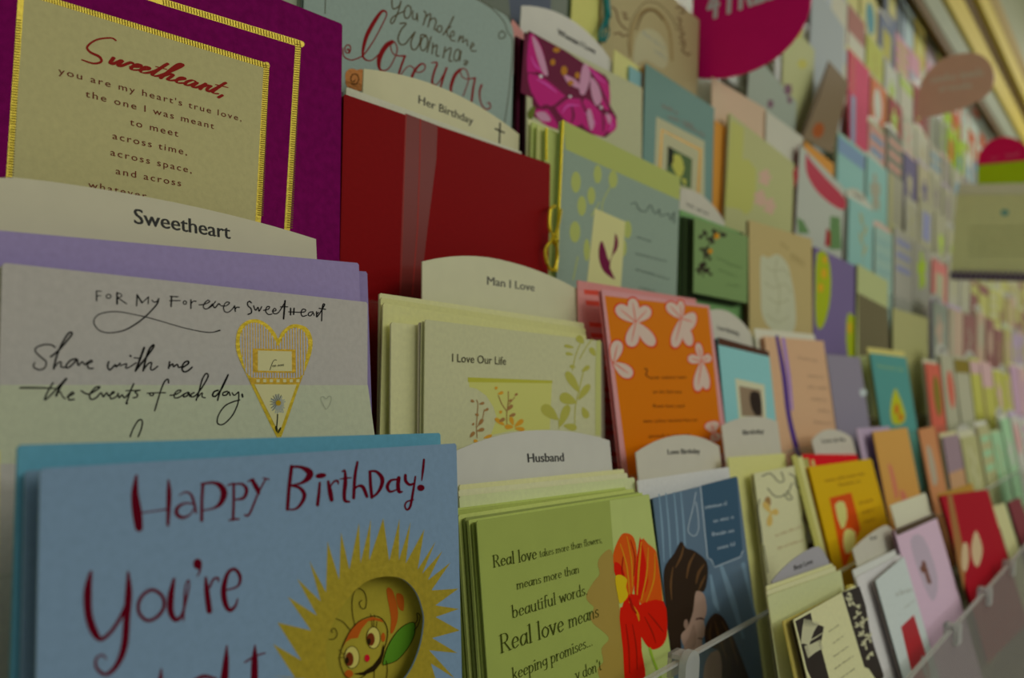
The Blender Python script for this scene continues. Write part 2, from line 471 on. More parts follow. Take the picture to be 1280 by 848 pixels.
def tab(k, L, A, Rp, text=None, tl=None, tr=None, cap=8, color='#98968a', label='', off=-.017, bold=.012, ink='#2a2a28', low=.05, BL=None, squig=False, spacing=1.0):
    """White divider with an arched top that stands at the back of tier k's pocket."""
    s = plane_sheet(k, L, Rp, BL, None, off)
    pl = s.inv @ isect(*A, s.o, s.n)
    w, h = s.w, s.h; ax, ay = pl.x, max(pl.y, h + .004)
    pts = [(0, 0), (w, 0), (w, h)]
    n = 14
    # arch through right shoulder, apex and left shoulder
    for i in range(1, n):
        x = w * (1 - i / n)
        f = (x - ax) / (w - ax) if x > ax else (ax - x) / ax
        pts.append((x, ay - (ay - h) * abs(f) ** 2.0))
    pts.append((0, h))
    m = len(pts); t = .0007
    V = [(x, y, 0) for x, y in pts] + [(x, y, -t) for x, y in pts]
    Fc = [tuple(range(m)), tuple(range(2 * m - 1, m - 1, -1))] + [(i, i + m, (i + 1) % m + m, (i + 1) % m) for i in range(m)]
    root = mesh_obj('divider_card', V, Fc, mat(color, 'gloss'), None, s.mw)
    tag(root, label, 'divider card')
    s.root = root
    if text:
        a = Art(s)
        if squig: a.squiggle(tl, tr, cap, cap * .28, cap * .6)
        else: a.text(text, tl, tr, cap, bold, spacing)
        a.done('lettering', mat(ink, 'ink'), root)
    return s
# ================================================================ tier 1: the birthday card with the sun
G1 = '#44000f'
crop(400, 710, 6.143)
HOLE = cat(P('500,68 640,90 740,190 790,330 798,430 770,600 700,780 600,900 450,980 250,1000 120,920 55,780 45,640 70,500 130,370 230,220 350,110'), True, 4)
bd = card(1, (50.6, 586), (570.5, 554.5), '#5b7187', 'pale blue birthday card with crimson lettering and a gold sun around a round window',
          BL=(43, 848), off=.0125, hole=HOLE, gap=.0068, back='#52687a', t=.0006)
r = bd.root
Z = -.0061
a = Art(bd, 0, 1)
crop(280, 530, 2.668)
tips = P('531,315 585,318 622,328 668,352 706,392 728,425 755,463 782,550 783,618 786,690 778,765 770,850 730,930 660,985 560,1010 450,1010 350,985 260,950 190,900 160,840 163,735 178,663 212,577 243,516 285,458 345,393 390,362 450,330 490,318')
vals = P('551,457 583,456 606,466 646,486 661,500 680,522 692,556 705,606 706,645 694,715 684,756 690,800 668,850 630,890 560,925 480,930 400,915 330,880 270,850 238,850 258,790 290,690 310,640 322,592 340,562 384,520 418,486 455,465 484,456 511,455')
star = []
for i, tp in enumerate(tips): star += [tp, vals[i]]
crop(280, 530, 2.668)
hole2 = [((x / 6.143 + 400 - 280) * 2.668, (y / 6.143 + 710 - 530) * 2.668) for x, y in HOLE]
a.poly(star, holes=[hole2])
a.done('printed_sun', mat('#86781f', 'foil'), r, 'gold sun with pointed rays')
a = Art(bd, 0, 2)
crop(150, 570, 6.375)
for d in ('130,160,22 118,300,58 135,450,78 150,575,62', '385,195,16 390,300,40 385,450,32 380,552,24', '180,455,12 280,440,11 380,425,14',
          '470,315,8 520,290,14 565,310,20 590,380,22 605,455,16', '585,385,12 520,378,16 460,410,28 450,460,32 490,492,28 550,475,14 590,420,10',
          '660,230,26 652,350,24 650,515,26', '650,225,20 740,215,24 800,240,44 828,300,54 800,380,38 740,420,16 665,435,12',
          '905,225,22 905,360,22 900,510,22', '858,235,14 880,228,14 905,220,16', '868,515,12 905,507,16 945,505,16', '905,228,14 970,225,20 1008,270,30 985,335,26 920,350,14',
          '1018,205,10 1040,195,18 1065,190,18', '1052,195,30 1085,250,40 1105,298,26', '1160,185,14 1100,300,16 1030,465,18 995,472,16', '1138,176,10 1160,182,12 1185,188,12'): a.line(d)
crop(340, 560, 6.375)
for d in ('155,150,30 135,320,30 122,490,28', '150,152,20 230,155,26 298,195,54 288,240,48 235,280,22 155,300,16', '155,305,14 220,320,26 258,380,34 225,455,26 180,490,18 125,492,12',
          '380,280,20 372,370,26 362,455,28', '447,270,22 462,350,38 474,415,34', '470,300,12 495,268,16 522,265,20 528,290,10', '560,190,14 580,185,18 583,280,34 575,360,30 580,420,28 615,430,16',
          '542,250,10 590,242,12 630,240,10', '680,115,20 660,230,26 650,400,26', '655,330,12 690,305,20 725,315,30 755,388,26', '780,195,24 785,300,26 795,395,26', '775,188,16 830,190,22 875,240,34 872,300,30 840,360,22 795,398,16',
          '1000,252,14 945,262,22 918,310,28 940,350,20 990,335,12', '1010,240,30 1003,300,32 1012,350,28 1038,350,12', '1062,220,24 1065,265,26 1095,295,22 1130,285,16', '1142,230,14 1130,310,18 1115,400,20 1100,470,20 1075,495,16 1058,465,14 1075,430,14 1125,415,12',
          '1210,95,18 1202,180,20 1192,262,8'): a.line(d)
a.poly(ell(388, 223, 44, 21, -8)).poly(ell(1185, 320, 30, 26))
a.done('greeting_lettering', mat(G1, 'ink'), r, 'crimson words Happy Birthday')
a = Art(bd, 0, 3)
crop(90, 690, 5.12)
for d in ('120,130,20 100,250,50 105,400,50 140,510,50 185,560,30 250,510,24 310,420,24 340,350,20', '358,130,14 362,260,44 350,420,44 335,600,44 290,720,34 220,785,24 160,750,20 152,690,16 190,660,12 218,685,10',
          '652,175,18 632,280,40 630,380,40 660,435,30 700,410,20 725,330,14 748,230,10 745,180,8 725,220,10 718,320,14 712,440,10', '820,90,20 815,130,12 798,158,6', '855,165,14 862,250,34 878,380,36', '880,230,12 905,175,14 935,170,14 935,192,8',
          '990,245,10 1060,220,14 1075,160,22 1040,112,20 995,140,24 970,240,36 980,330,34 1010,375,26 1045,345,16 1060,300,8', '990,600,8 985,700,36 972,840,54', '1170,600,10 1168,700,40 1166,850,48', '1105,708,10 1170,670,12 1235,648,8',
          '570,750,8 567,800,24 562,860,40', '770,830,16 840,798,24 920,812,14'): a.line(d)
a.line('520,245 580,290 585,360 540,420 480,440 430,395 425,330 460,270', 22, closed=True)
a.poly(ell(803, 78, 28, 34))
a.done('second_line_lettering', mat(G1, 'ink'), r)
# the drawn insect on the inside leaf, seen through the window
crop(400, 710, 6.143)
V, Fc = boxvf(bd.w * .42, bd.w - .003, .002, bd.h - .03, -.0068, -.0062)
mesh_obj('inside_leaf', V, Fc, mat('#7d7324', 'paper'), r, )['label'] = 'olive yellow inside leaf'
a = Art(bd, Z, 1)
a.poly('510,170 560,180 600,350 570,480 540,500 545,380', 3).poly('585,200 640,220 640,330 600,300', 3).poly('180,600 230,490 300,410 400,378 470,395 490,420 430,405 370,410 320,470 290,540 240,545 200,570 170,620').poly(ell(485, 535, 16, 35)).poly(ell(222, 815, 32, 30))
a.done('orange_markings', mat('#8a4210', 'ink'), r)
a = Art(bd, Z, 2)
a.poly('480,735 520,600 600,480 680,425 725,430 720,520 670,620 590,710 510,740', 3)
a.done('green_wing', mat('#406818', 'ink'), r)
a = Art(bd, Z, 3)
a.poly(ell(408, 538, 50, 82)).poly(ell(243, 688, 55, 83)).done('insect_eyes', mat('#9a934d', 'ink'), r)
a = Art(bd, Z, 4)
a.poly(ell(388, 550, 31, 50)).poly(ell(224, 703, 32, 54)).done('iris', mat('#55240c', 'ink'), r)
a = Art(bd, Z, 5)
a.poly(ell(360, 695, 20, 29)).done('red_nose', mat('#96101f', 'ink'), r)
a = Art(bd, Z, 6)
a.poly('485,585 462,680 405,750 330,800 255,815 330,826 415,795 468,730 492,640').poly(ell(374, 565, 13, 24)).poly(ell(205, 712, 13, 25))
a.line('400,372 470,390 515,470 505,580 450,700 380,790 300,850 200,840 150,720 165,620 220,500 300,410', 6, closed=True)
a.line('265,440 248,350 245,250 265,180 300,160 340,190 355,250 345,310 315,310 300,270 320,250', 5).line('230,480 180,420 120,390', 5).line('68,550 110,545 130,510 110,465 85,480 95,500', 5)
a.line(ell(408, 538, 52, 83), 4, 0, True).line(ell(243, 688, 57, 85), 4, 0, True)
a.line('480,735 520,600 600,480 680,425 725,430 720,520 670,620 590,710 510,740', 5, closed=True).line('440,740 415,800 415,900', 5).line('505,715 515,780 500,900', 5).line('725,430 745,400 740,350 765,370 750,440 720,480', 5)
for d in ('400,455 393,405', '412,455 410,400', '428,462 436,412', '185,665 155,650', '182,690 150,690', '420,380 415,358', '390,378 385,352', '160,640 140,630', '155,690 135,695'): a.line(d, 4, 0)
a.done('ink_drawing', mat('#1d1405', 'ink'), r)
# blue envelope behind it
flat(1, (22.5, 556.5), (550.6, 541.5), '#47788a', 'sky blue envelope sticking up behind the sun birthday card', BL=(14, 848), off=.0025)
flat(1, (-60, 566), (-1, 563), '#a39a35', 'yellow card edge at the lower left beside the sky blue envelope', BR=(6, 848), off=.004, cname='greeting card', name='greeting_card', h=.16)

# ================================================================ tier 1: Real love card and its pocket
crop(0, 0, 1)
tab(1, (556, 571), (662, 538.5), (762, 551), 'Husband', (660, 578.5), (705, 577), 11.5, label='white arched divider card lettered Husband above the green Real love pocket', color='#969690', bold=.015)
flat(1, (574, 606.5), (780, 586.5), '#a5a878', 'cream envelope, rearmost in the green Real love pocket', off=-.0135, group=None)
flat(1, (573, 613), (784, 591.5), '#a9ad82', 'cream envelope, second from the back in the green Real love pocket', off=-.0115)
flat(1, (574, 621), (793, 597), '#9aa07a', 'broad cream envelope just behind the green Real love cards', off=-.009)
rl = card(1, (595.7, 651.5), (811.5, 618), '#76823f', 'green Real love card with a frosted cover and an orange-red flower', BL=(612, 848), off=.004, kind='gloss', back='#6d7838')
r = rl.root
pocket(rl, 5, ['#8b9650', '#6c7540', '#939c58', '#7d8745'], 'green flower card standing behind the front Real love card', 'spare Real love cards in the pocket', step=.0021, start=.0035, dy=.0009, dx=.0004)
a = Art(rl, 0, 1); crop(0, 0, 1)
a.poly('762,626 811,618.5 841,836 843,870 783,870 779,848')
a.done('uncovered_strip', mat('#8a9658', 'gloss'), r, 'lighter green strip beside the frosted cover')
a = Art(rl, 0, 2); crop(740, 650, 4.28)
a.poly('105,165 60,180 30,230 40,290 10,330 -30,400 -20,440 10,470 -10,520 10,560 60,600 90,640 50,690 60,760 30,800 60,870 175,870 150,500 120,300', 3)
a.done('ghosted_flower', mat('#7c6a30', 'gloss'), r, 'flower showing faintly through the frosted cover')
a = Art(rl, 0, 3)
a.poly('112,190 150,90 185,72 225,100 240,200 228,330 205,420 160,400 130,300', 3).poly('262,108 300,130 335,160 348,200 375,400 368,440 300,460 245,430 235,300', 3)
a.done('orange_petals', mat('#c0400a', 'ink'), r)
a = Art(rl, 0, 4)
a.poly('245,460 380,435 402,590 385,660 350,690 310,690 270,640 240,560', 3).poly('150,470 250,530 265,700 285,835 240,860 180,880 165,700', 3).poly('118,230 150,240 175,300 125,300', 3).poly('195,400 240,410 255,470 235,540 190,520 160,470', 3).poly('250,130 262,110 300,330 240,440 225,330', 3)
a.done('red_petals', mat('#a01204', 'ink'), r)
a = Art(rl, 0, 5)
for d in ('150,130,5 185,250,8 200,400,5', '185,90,4 210,220,8 215,360,5', '300,150,4 290,300,8 262,430,6', '335,180,4 330,320,8 290,440,5', '200,440,8 240,500,14 250,540,6', '262,120,6 250,250,10 240,400,6'): a.line(d)
a.done('petal_streak_print', mat('#d06a10', 'ink'), r)
a = Art(rl, 0, 6)
for d in ('300,500,4 350,560,8 380,600,4', '280,520,4 320,600,8 340,660,4', '180,560,4 195,680,9 200,820,5', '215,560,4 235,680,8 240,800,5', '165,200,5 160,280,8 185,330,4', '205,110,4 228,200,6 222,300,4', '200,420,10 215,470,16 235,500,8'): a.line(d)
a.done('dark_streak_print', mat('#7c1004', 'ink'), r)
a = Art(rl, 0, 7)
a.poly('122,310 150,295 185,320 180,360 190,410 150,450 135,400', 3).done('yellow_stamens', mat('#b58a10', 'ink'), r)
a = Art(rl, 0, 8)
a.line('308,690 330,760 372,860', 12).done('flower_stem', mat('#6d8a25', 'ink'), r)
a = Art(rl, 0, 9)
crop(600, 660, 7.07)
a.pen('Real love', (115, 352), (500, 275), 9.5, serif=True, thin=.06, thick=.17)
a.pen('takes more than flowers,', (525, 262), (1078, 130), 5.6, serif=True, thin=.06, thick=.15)
a.pen('means more than', (325, 546), (875, 398), 7.0, serif=True, thin=.06, thick=.15)
a.pen('beautiful words.', (285, 800), (950, 588), 9.6, serif=True, thin=.05, thick=.15)
crop(600, 740, 7.11)
a.pen('Real love', (180, 548), (745, 348), 14.5, serif=True, thin=.05, thick=.16)
a.pen('means', (790, 322), (1055, 222), 10.5, serif=True, thin=.05, thick=.15)
a.pen('keeping promises...', (290, 790), (1000, 475), 9.6, serif=True, thin=.05, thick=.15)
a.pen("y don't", (850, 790), (1078, 695), 9, serif=True, thin=.05, thick=.15)
a.done('verse_lettering', mat('#2e340c', 'ink'), r, 'dark green serif verse')

# ================================================================ tier 1: photo card of a couple
crop(0, 0, 1)
tab(1, (795, 566), (852, 544), (899, 558), 'Love Birthday', (835, 568.5), (875, 567), 6.5, label='white arched divider card lettered Love Birthday above the blue couple card', bold=.02)
flat(1, (797, 601), (911, 584), '#9fa49e', 'white envelope behind the blue couple photo card', off=-.006)
ph = card(1, (816, 623), (922, 596.5), '#44586a', 'dark blue photo card of a couple leaning their heads together', BL=(841, 828), off=.0, kind='gloss', back='#30404c')
r = ph.root
a = Art(ph, 0, 1); crop(800, 560, 2.946)
for x in (70, 95, 125, 150): a.line([(x, 180 - x * .12, 4), (x + 12, 300, 8), (x + 18, 420, 4)], smooth=4)
for d in ('300,440,14 340,560,22 380,700,10', '380,430,16 410,560,10 430,640,8', '260,470,8 275,560,18 290,600,8'): a.line(d)
a.done('pale_bark_streaks', mat('#5d7485', 'ink'), r)
a = Art(ph, 0, 2)
a.poly('222,140 355,105 378,380 370,402 275,440 262,412 248,405').done('verse_box', mat('#2b4356', 'ink'), r)
a = Art(ph, 0, 3)
a.line('222,140 248,405 262,412 275,440 370,402 378,380', 4, 0).line('205,165 195,220 180,280 178,310 200,325 215,300 212,240 205,200', 3)
for y0, x0, x1 in ((215, 240, 320), (265, 270, 345), (315, 265, 345), (365, 285, 350)): a.squiggle((x0, y0 + 6), (x1, y0 - 10), 14, 3, 8)
a.done('silver_print', mat('#83909a', 'ink'), r)
a = Art(ph, 0, 4)
a.poly('200,530 235,540 245,600 235,640 242,680 228,705 225,745 180,750 150,700 160,600', 3).poly('245,780 235,820 240,870 330,880 310,760 270,750', 3)
a.done('faces', mat('#806a5e', 'ink'), r)
a = Art(ph, 0, 5)
a.poly('150,345 170,370 200,380 245,420 248,480 235,530 205,530 195,600 175,660 150,690 150,745 115,750 105,680 92,560 86,480 95,430 125,390', 3)
a.done('first_head_of_hair', mat('#241a12', 'ink'), r)
a = Art(ph, 0, 6)
a.poly('270,612 300,620 325,660 360,740 400,848 410,880 310,880 300,800 290,750 262,735 240,720 240,660', 3)
a.done('second_head_of_hair', mat('#2f2018', 'ink'), r)
a = Art(ph, 0, 8)
for d in ('160,360,3 150,400,8 130,440,4', '200,390,4 180,430,9 170,480,4', '235,430,4 215,460,10 205,500,4', '120,440,3 112,500,8 115,560,3', '240,470,3 225,500,8 215,525,3', '300,640,4 330,700,9 360,800,4', '275,640,4 290,700,9 320,780,4', '260,650,3 255,690,7 262,720,3'): a.line(d)
a.done('hair_highlight_print', mat('#4d3620', 'ink'), r)
a = Art(ph, 0, 7)
a.poly('196,650 206,690 200,735 170,745 160,735 178,700', 3).poly(ell(168, 650, 8, 18))
a.done('cheek_shade_print', mat('#735e52', 'ink'), r)
a = Art(ph, 0, 9)
a.line('205,632,4 222,628,7 236,634,3', smooth=2).line('212,702,3 228,704,5', smooth=0).done('eye_and_mouth', mat('#33211c', 'ink'), r)

# ================================================================ tier 1 onward
crop(0, 0, 1)
tab(1, (902, 532.5), (939, 521), (972, 527.5), 'Birthday', (929, 544), (955, 542), 6, label='white arched divider card above the cream filigree card', bold=.02)
flat(1, (910, 572), (981, 567), '#b0a968', 'pale yellow envelope behind the cream filigree card', off=-.008)
fg = card(1, (942.6, 592), (996, 582), '#a3a380', 'narrow cream card with grey filigree scrolls and a small jewel bouquet', BL=(958, 727), off=-.001, back='#8a8768')
r = fg.root
a = Art(fg, 0, 1); crop(800, 560, 2.946)
for d in ('450,105 480,95 510,125 530,120 520,90', '470,150 500,180 540,170 560,130', '540,160 560,185 545,190 530,170', '590,180 610,210 600,260 615,300 625,350', '455,360 465,420 470,460', '440,190 435,230 445,300 450,350', '550,95 570,110 575,140 600,160'): a.line(d, 5)
a.done('filigree_scrolls', mat('#5a5a48', 'ink'), r)
a = Art(fg, 0, 2)
for x0, y0, x1, y1 in ((500, 325, 595, 290), (505, 372, 600, 340)): a.squiggle((x0, y0), (x1, y1), 9, 3, 8)
a.poly(ell(470, 200, 12, 20)).done('brown_print', mat('#7a5f38', 'ink'), r)
a = Art(fg, 0, 3)
a.poly(petal(480, 240, 455, 200, 22)).poly(petal(480, 240, 510, 235, 24)).poly(petal(480, 240, 475, 290, 22)).done('jewel_flower', mat('#a08a4c', 'ink'), r)
crop(0, 0, 1)
for i in range(4):
    flat(1, (990 + i * 7, 570 + i * 2), (996 + i * 7, 568.6 + i * 2), ['#8d8c4c', '#a9a66c', '#7f7d45', '#99955c'][i], ORD[i] + ' olive edged card leaning forward beside the cream filigree card', BR=(1044 + i * 7, 700), off=-.0015 - i * .0035, cname='greeting card', name='greeting_card', group='olive edged cards beside the filigree card')
tab(1, (1015, 551), (1037, 537), (1065, 547), 'Love & Me', (1028, 554), (1057, 552), 5, label='white arched divider card above the red envelope and the orange-yellow card', squig=False, bold=.02)
flat(1, (1003, 568), (1071, 568.5), '#a30713', 'bright red envelope behind the orange-yellow card', off=-.0125)
oy = card(1, (1011, 584), (1089, 573.5), '#b08205', 'orange-yellow card with a red flaming picture panel', BL=(1064, 709), off=-.001, back='#8a6505')
r = oy.root
a = Art(oy, 0, 1); crop(940, 560, 2.944)
a.poly('285,185 365,165 400,300 385,330 350,430 335,440').done('red_panel', mat('#b03a08', 'ink'), r)
a = Art(oy, 0, 2)
a.poly('305,210 340,200 350,260 330,300', 2).poly('345,300 380,310 375,370 345,390 335,340', 2).done('panel_blossoms', mat('#b8a060', 'ink'), r)
a = Art(oy, 0, 3)
for x0, y0, x1, y1 in ((270, 122, 415, 95), (320, 138, 400, 122), (395, 205, 445, 192), (405, 240, 450, 228), (412, 275, 455, 262)): a.squiggle((x0, y0), (x1, y1), 12, 4, 8)
a.done('brown_print', mat('#6b3f05', 'ink'), r)
crop(0, 0, 1)
pocket(oy, 2, ['#9a7205', '#8c3005'], 'orange-yellow card standing behind the flaming panel card', 'spare orange-yellow cards')
flat(1, (1071, 535.8), (1112, 533), '#8d7f92', 'lavender envelope behind the tall pale orange card', off=-.012)
po = card(1, (1091, 540), (1134, 534.5), '#b07a3c', 'tall pale orange card with faint pink streaks', BL=(1114, 655), off=-.003, back='#55455e')
a = Art(po, 0, 1); crop(1040, 560, 5.3)
a.poly('370,110 400,130 440,300 420,340 390,200', 2).poly('450,280 480,290 500,340 460,350', 2).done('pink_streaks', mat('#b8604a', 'ink'), po.root)
crop(0, 0, 1)
pb = card(1, (1148, 537), (1168, 533), '#9a6a45', 'narrow peach-brown card with a grey feather shape', BR=(1186, 612), off=-.001, back='#4a2a20')
a = Art(pb, 0, 1); a.poly('1158,560 1164,562 1172,600 1166,606', 2).done('feather_print', mat('#8a8270', 'ink'), pb.root)
flat(0, (1172, 618), (1215, 604), '#8a6a28', 'ochre envelope behind the crimson tulip card', off=-.007)
rc = card(0, (1175.5, 620), (1234.5, 612), '#7d0616', 'crimson card with a gold stripe and white tulips', BL=(1208, 735), off=.0, back='#5c0512')
a = Art(rc, 0, 1); a.poly('1184,619.5 1190,618.8 1207,700 1205,740 1196,700').done('gold_stripe', mat('#8a5a1c', 'foil'), rc.root)
a = Art(rc, 0, 2); a.poly('1219,664 1225,674 1228,690 1223,708 1217,704 1214,685', 3).poly('1203,682 1209,680 1211,700 1207,715 1202,708', 3).done('tulip_print', mat('#9c8a6c', 'ink'), rc.root)
zc_ = card(0, (1238, 634), (1256, 629), '#98976f', 'narrow pale green card with a dark striped panel', BR=(1275, 706), off=-.003, back='#77764f')
a = Art(zc_, 0, 1); a.poly('1241,662 1250,660 1262,700 1264,722 1254,724').done('dark_striped_panel', mat('#3d3b2c', 'ink'), zc_.root)
br = card(0, (1260, 628), (1275, 622), '#5e2a2e', 'narrow plum brown card beside the pale green striped card', BR=(1292, 700), off=-.002, back='#3a2020')

# ================================================================ tier 0 (lowest)
tab(0, (965, 727), (1022, 683), (1036, 702), 'Best Love', (993, 713.5), (1016, 704.5), 6.5, color='#7d7c82', label='grey arched divider card lettered Best Love above the cream envelopes', off=-.016, bold=.02)
flat(0, (958, 733), (1040.5, 704.5), '#a3a67a', 'cream envelope, rearmost behind the black and cream fan card', off=-.012, BL=(966, 848))
flat(0, (958.5, 739), (1044, 708), '#a9ac80', 'cream envelope, middle one behind the black and cream fan card', off=-.010, BL=(967, 848))
flat(0, (959.5, 745.5), (1051, 713), '#969b74', 'broad cream envelope in front of the other two in the fan card pocket', off=-.0075, BL=(968, 848))
for i, c in enumerate(('#8d8238', '#a09650', '#847a34')):
    flat(0, (1058 + 4 * i, 733 - i), (1061.5 + 4 * i, 731.6 - i), c, ORD[i] + ' olive yellow envelope edge leaning beside the black and cream fan card', BR=(1122 + 4 * i, 844), off=-.003 - i * .003, group='olive envelopes beside the fan card')
flat(0, (979, 777), (1062, 737), '#9a8f4a', 'dark edged card just behind the black and cream fan card', off=-.0015, cname='greeting card', name='greeting_card', BL=(1003, 848))
fa = card(0, (992, 775), (1069, 732), '#a0a27c', 'cream card with a black bouquet picture and a black floral border', BL=(1015, 848), off=.003, back='#3a3420')
r = fa.root
a = Art(fa, 0, 1); crop(960, 700, 5.73)
a.poly('195,440 305,380 320,450 400,480 380,600 385,650 440,860 470,900 330,900 280,790').poly('530,235 655,190 700,330 730,520 770,650 830,830 800,900 720,780 690,770')
a.done('black_panels', mat('#1b140c', 'gloss'), r)
a = Art(fa, 0, 2)
for i in range(9):
    t = i / 8
    a.line([(240 + 50 * t, 590 + 20 * t, 9), (250 + 75 * t, 500 + 10 * t, 11), (262 + 105 * t, 425 + 25 * t, 6)], smooth=3)
for i in range(8):
    t = i / 7
    a.line([(262 + 25 * t, 625 + 75 * t, 8), (320 + 25 * t, 605 + 50 * t, 10), (375 + 20 * t, 575 + 60 * t, 5)], smooth=3)
a.line('225,605,6 300,580,9 400,520,6')
for cx, cy in ((600, 260), (625, 330), (640, 400), (655, 470), (680, 540), (700, 610), (720, 680), (575, 300), (690, 440), (725, 560)):
    for j in range(4):
        an = random.uniform(0, 6.28); a.poly(petal(cx, cy, cx + 38 * math.cos(an), cy + 38 * math.sin(an), 16))
a.done('pale_bouquet', mat('#8f8f75', 'ink'), r)
a = Art(fa, 0, 3)
for x0, y0, x1, y1 in ((435, 515, 510, 465), (465, 600, 540, 545), (470, 695, 575, 620), (475, 785, 615, 685), (520, 850, 620, 780)): a.squiggle((x0, y0), (x1, y1), 14, 6, 12)
a.done('verse_print', mat('#54523c', 'ink'), r)
crop(0, 0, 1)
tab(0, (1066, 687), (1106, 657), (1116, 663), 'For', (1089, 676), (1097, 673), 5, label='white arched divider card lettered with two small letters above the white card', off=-.014, bold=.02)
flat(0, (1066, 713), (1126, 684), '#9ea39c', 'white envelope behind the white card with the red picture', off=-.008, BL=(1083, 780))
flat(0, (1070, 722), (1128, 692), '#a5a8a2', 'white envelope touching the white card with the red picture', off=-.0055, BL=(1090, 790))
wr = card(0, (1094.6, 726), (1130, 696), '#97a09f', 'white card with a tilted dark red picture at its foot', BL=(1133, 830), off=.0005, back='#6a625e')
r = wr.root
a = Art(wr, 0, 1); crop(940, 560, 2.944)
a.poly('548,660 595,615 640,760 655,840 600,880').done('red_picture', mat('#87121a', 'gloss'), r)
a = Art(wr, 0, 2)
a.squiggle((530, 540), (590, 520), 22, 5, 10).squiggle((560, 590), (600, 560), 10, 4, 10).poly('625,760 650,830 640,850 620,800').done('grey_print', mat('#7d817c', 'ink'), r)
crop(0, 0, 1)
flat(0, (1113, 632), (1157, 616), '#a0a28c', 'cream envelope top above the pink card', off=-.012, BL=(1120, 660))
pk = card(0, (1118, 663), (1169, 641.5), '#a58b9c', 'pink card with a dark brown top band and a small brown sprig', BL=(1172, 815), off=-.005, back='#6a5560')
r = pk.root
a = Art(pk, 0, 1); a.poly('1118.2,663 1169,641.6 1172,647.5 1121.5,670').done('brown_band', mat('#3b3020', 'ink'), r)
a = Art(pk, 0, 2); a.poly('1138,676 1154,672 1172,722 1166,752 1150,720', 3).done('grey_shadow_print', mat('#8e8290', 'ink'), r)
a = Art(pk, 0, 3)
for x_, y_ in ((1155, 706), (1157, 713), (1159, 720), (1153, 712), (1161, 726)): a.poly(ell(x_, y_, 2.6, 5, -20))
a.done('brown_sprig', mat('#5a3a30', 'ink'), r)

# ================================================================ tier 2: For My Forever Sweetheart
tab(2, (-133, 247), (40, 224), (395, 299), 'Sweetheart', (168, 279.5), (288, 299), 19, label='large white divider card lettered Sweetheart at the upper left', color='#97947f', bold=.010)
flat(2, (-25, 286), (448.5, 329), '#73698c', 'tall lavender envelope behind the forever sweetheart card', BR=(449, 460), off=-.006)
flat(2, (-15, 301), (459, 339.8), '#6b6186', 'second lavender envelope showing at the right of the forever sweetheart card', BR=(462, 470), off=-.0085)
fs = card(2, (3, 328.5), (459.5, 378), '#8b8883', 'lilac white card handwritten For My Forever Sweetheart with a gold heart', BR=(467, 550), off=0, back='#8d8f7c')
r = fs.root
a = Art(fs, 0, 1); crop(0, 280, 2.667)
a.poly('0,537 1226,538 1262,800 -30,800').done('lower_half', mat('#8f937e', 'paper'), r, 'pale green lower half')
a = Art(fs, 0, 2); a.wm = 1.2
crop(110, 350, 8)
for d, w in (('85,110 85,210', 11), ('85,112 130,115', 8), ('85,160 128,160', 8), ('290,130 290,240', 15), ('290,132 325,140 335,165 295,182', 8), ('300,182 385,240', 9), ('490,150 485,260', 11), ('490,150 540,230', 13), ('540,230 605,170', 9), ('605,170 600,240', 9),
             ('640,205 665,225 690,212', 9), ('835,165 830,265', 13), ('820,165 900,170', 9), ('815,208 920,208', 8), ('1028,200 1028,285', 11), ('1030,240 1050,215 1080,215', 9), ('1110,250 1160,245 1215,220 1195,205 1160,240 1155,280 1190,290 1240,260 1275,215', 9)): a.line(d, w)
a.line(ell(205, 165, 24, 20, n=12), 9, 0, True).line(ell(968, 228, 17, 17, n=10), 9, 0, True)
a.line('705,190,14 690,240,14 640,300,12 570,370,13 480,440,13 360,505,11 230,530,9 130,515,8 70,460,9 60,400,9 110,345,9 220,320,9 330,322,8 450,345,7 570,370,8 700,405,7 850,450,7 1000,490,7 1150,520,8 1240,525,8 1318,505,12')
crop(260, 360, 8)
for d, w in (('0,205 45,160', 9), ('45,160 60,195 75,195 105,160 120,170', 11), ('130,180 180,180 215,150 180,145 155,190 165,235 200,245 240,215 265,180', 9), ('265,180 272,235', 11), ('272,215 285,195 312,195', 10), ('432,150 415,135 395,150 400,180 430,210 432,250 400,265', 11),
             ('455,180 475,225 500,195 510,235 535,190', 10), ('555,225 600,215 615,190 590,190 575,230 600,265 640,262', 9), ('650,235 680,225 665,205 645,235 665,260 700,250 730,210 765,150', 9), ('770,130 762,220 755,310', 14), ('725,190 795,190', 9), ('825,205 825,270', 12), ('860,205 855,265', 12), ('805,240 915,245', 8),
             ('920,245 965,240 975,220 945,215 930,250 945,285 985,275', 9), ('1050,240 1015,245 1000,270 1025,280 1050,250 1060,275', 9), ('1085,240 1085,290', 11), ('1088,265 1105,245', 9), ('1090,290 1120,250 1160,180 1165,165 1150,165 1140,220 1135,330', 10), ('1110,205 1175,215', 9)): a.line(d, w)
a.done('title_handwriting', mat('#0c0b0b', 'ink'), r, 'black handwritten title with a long looping flourish')
a = Art(fs, 0, 3); a.wm = 1.3
crop(20, 420, 8)
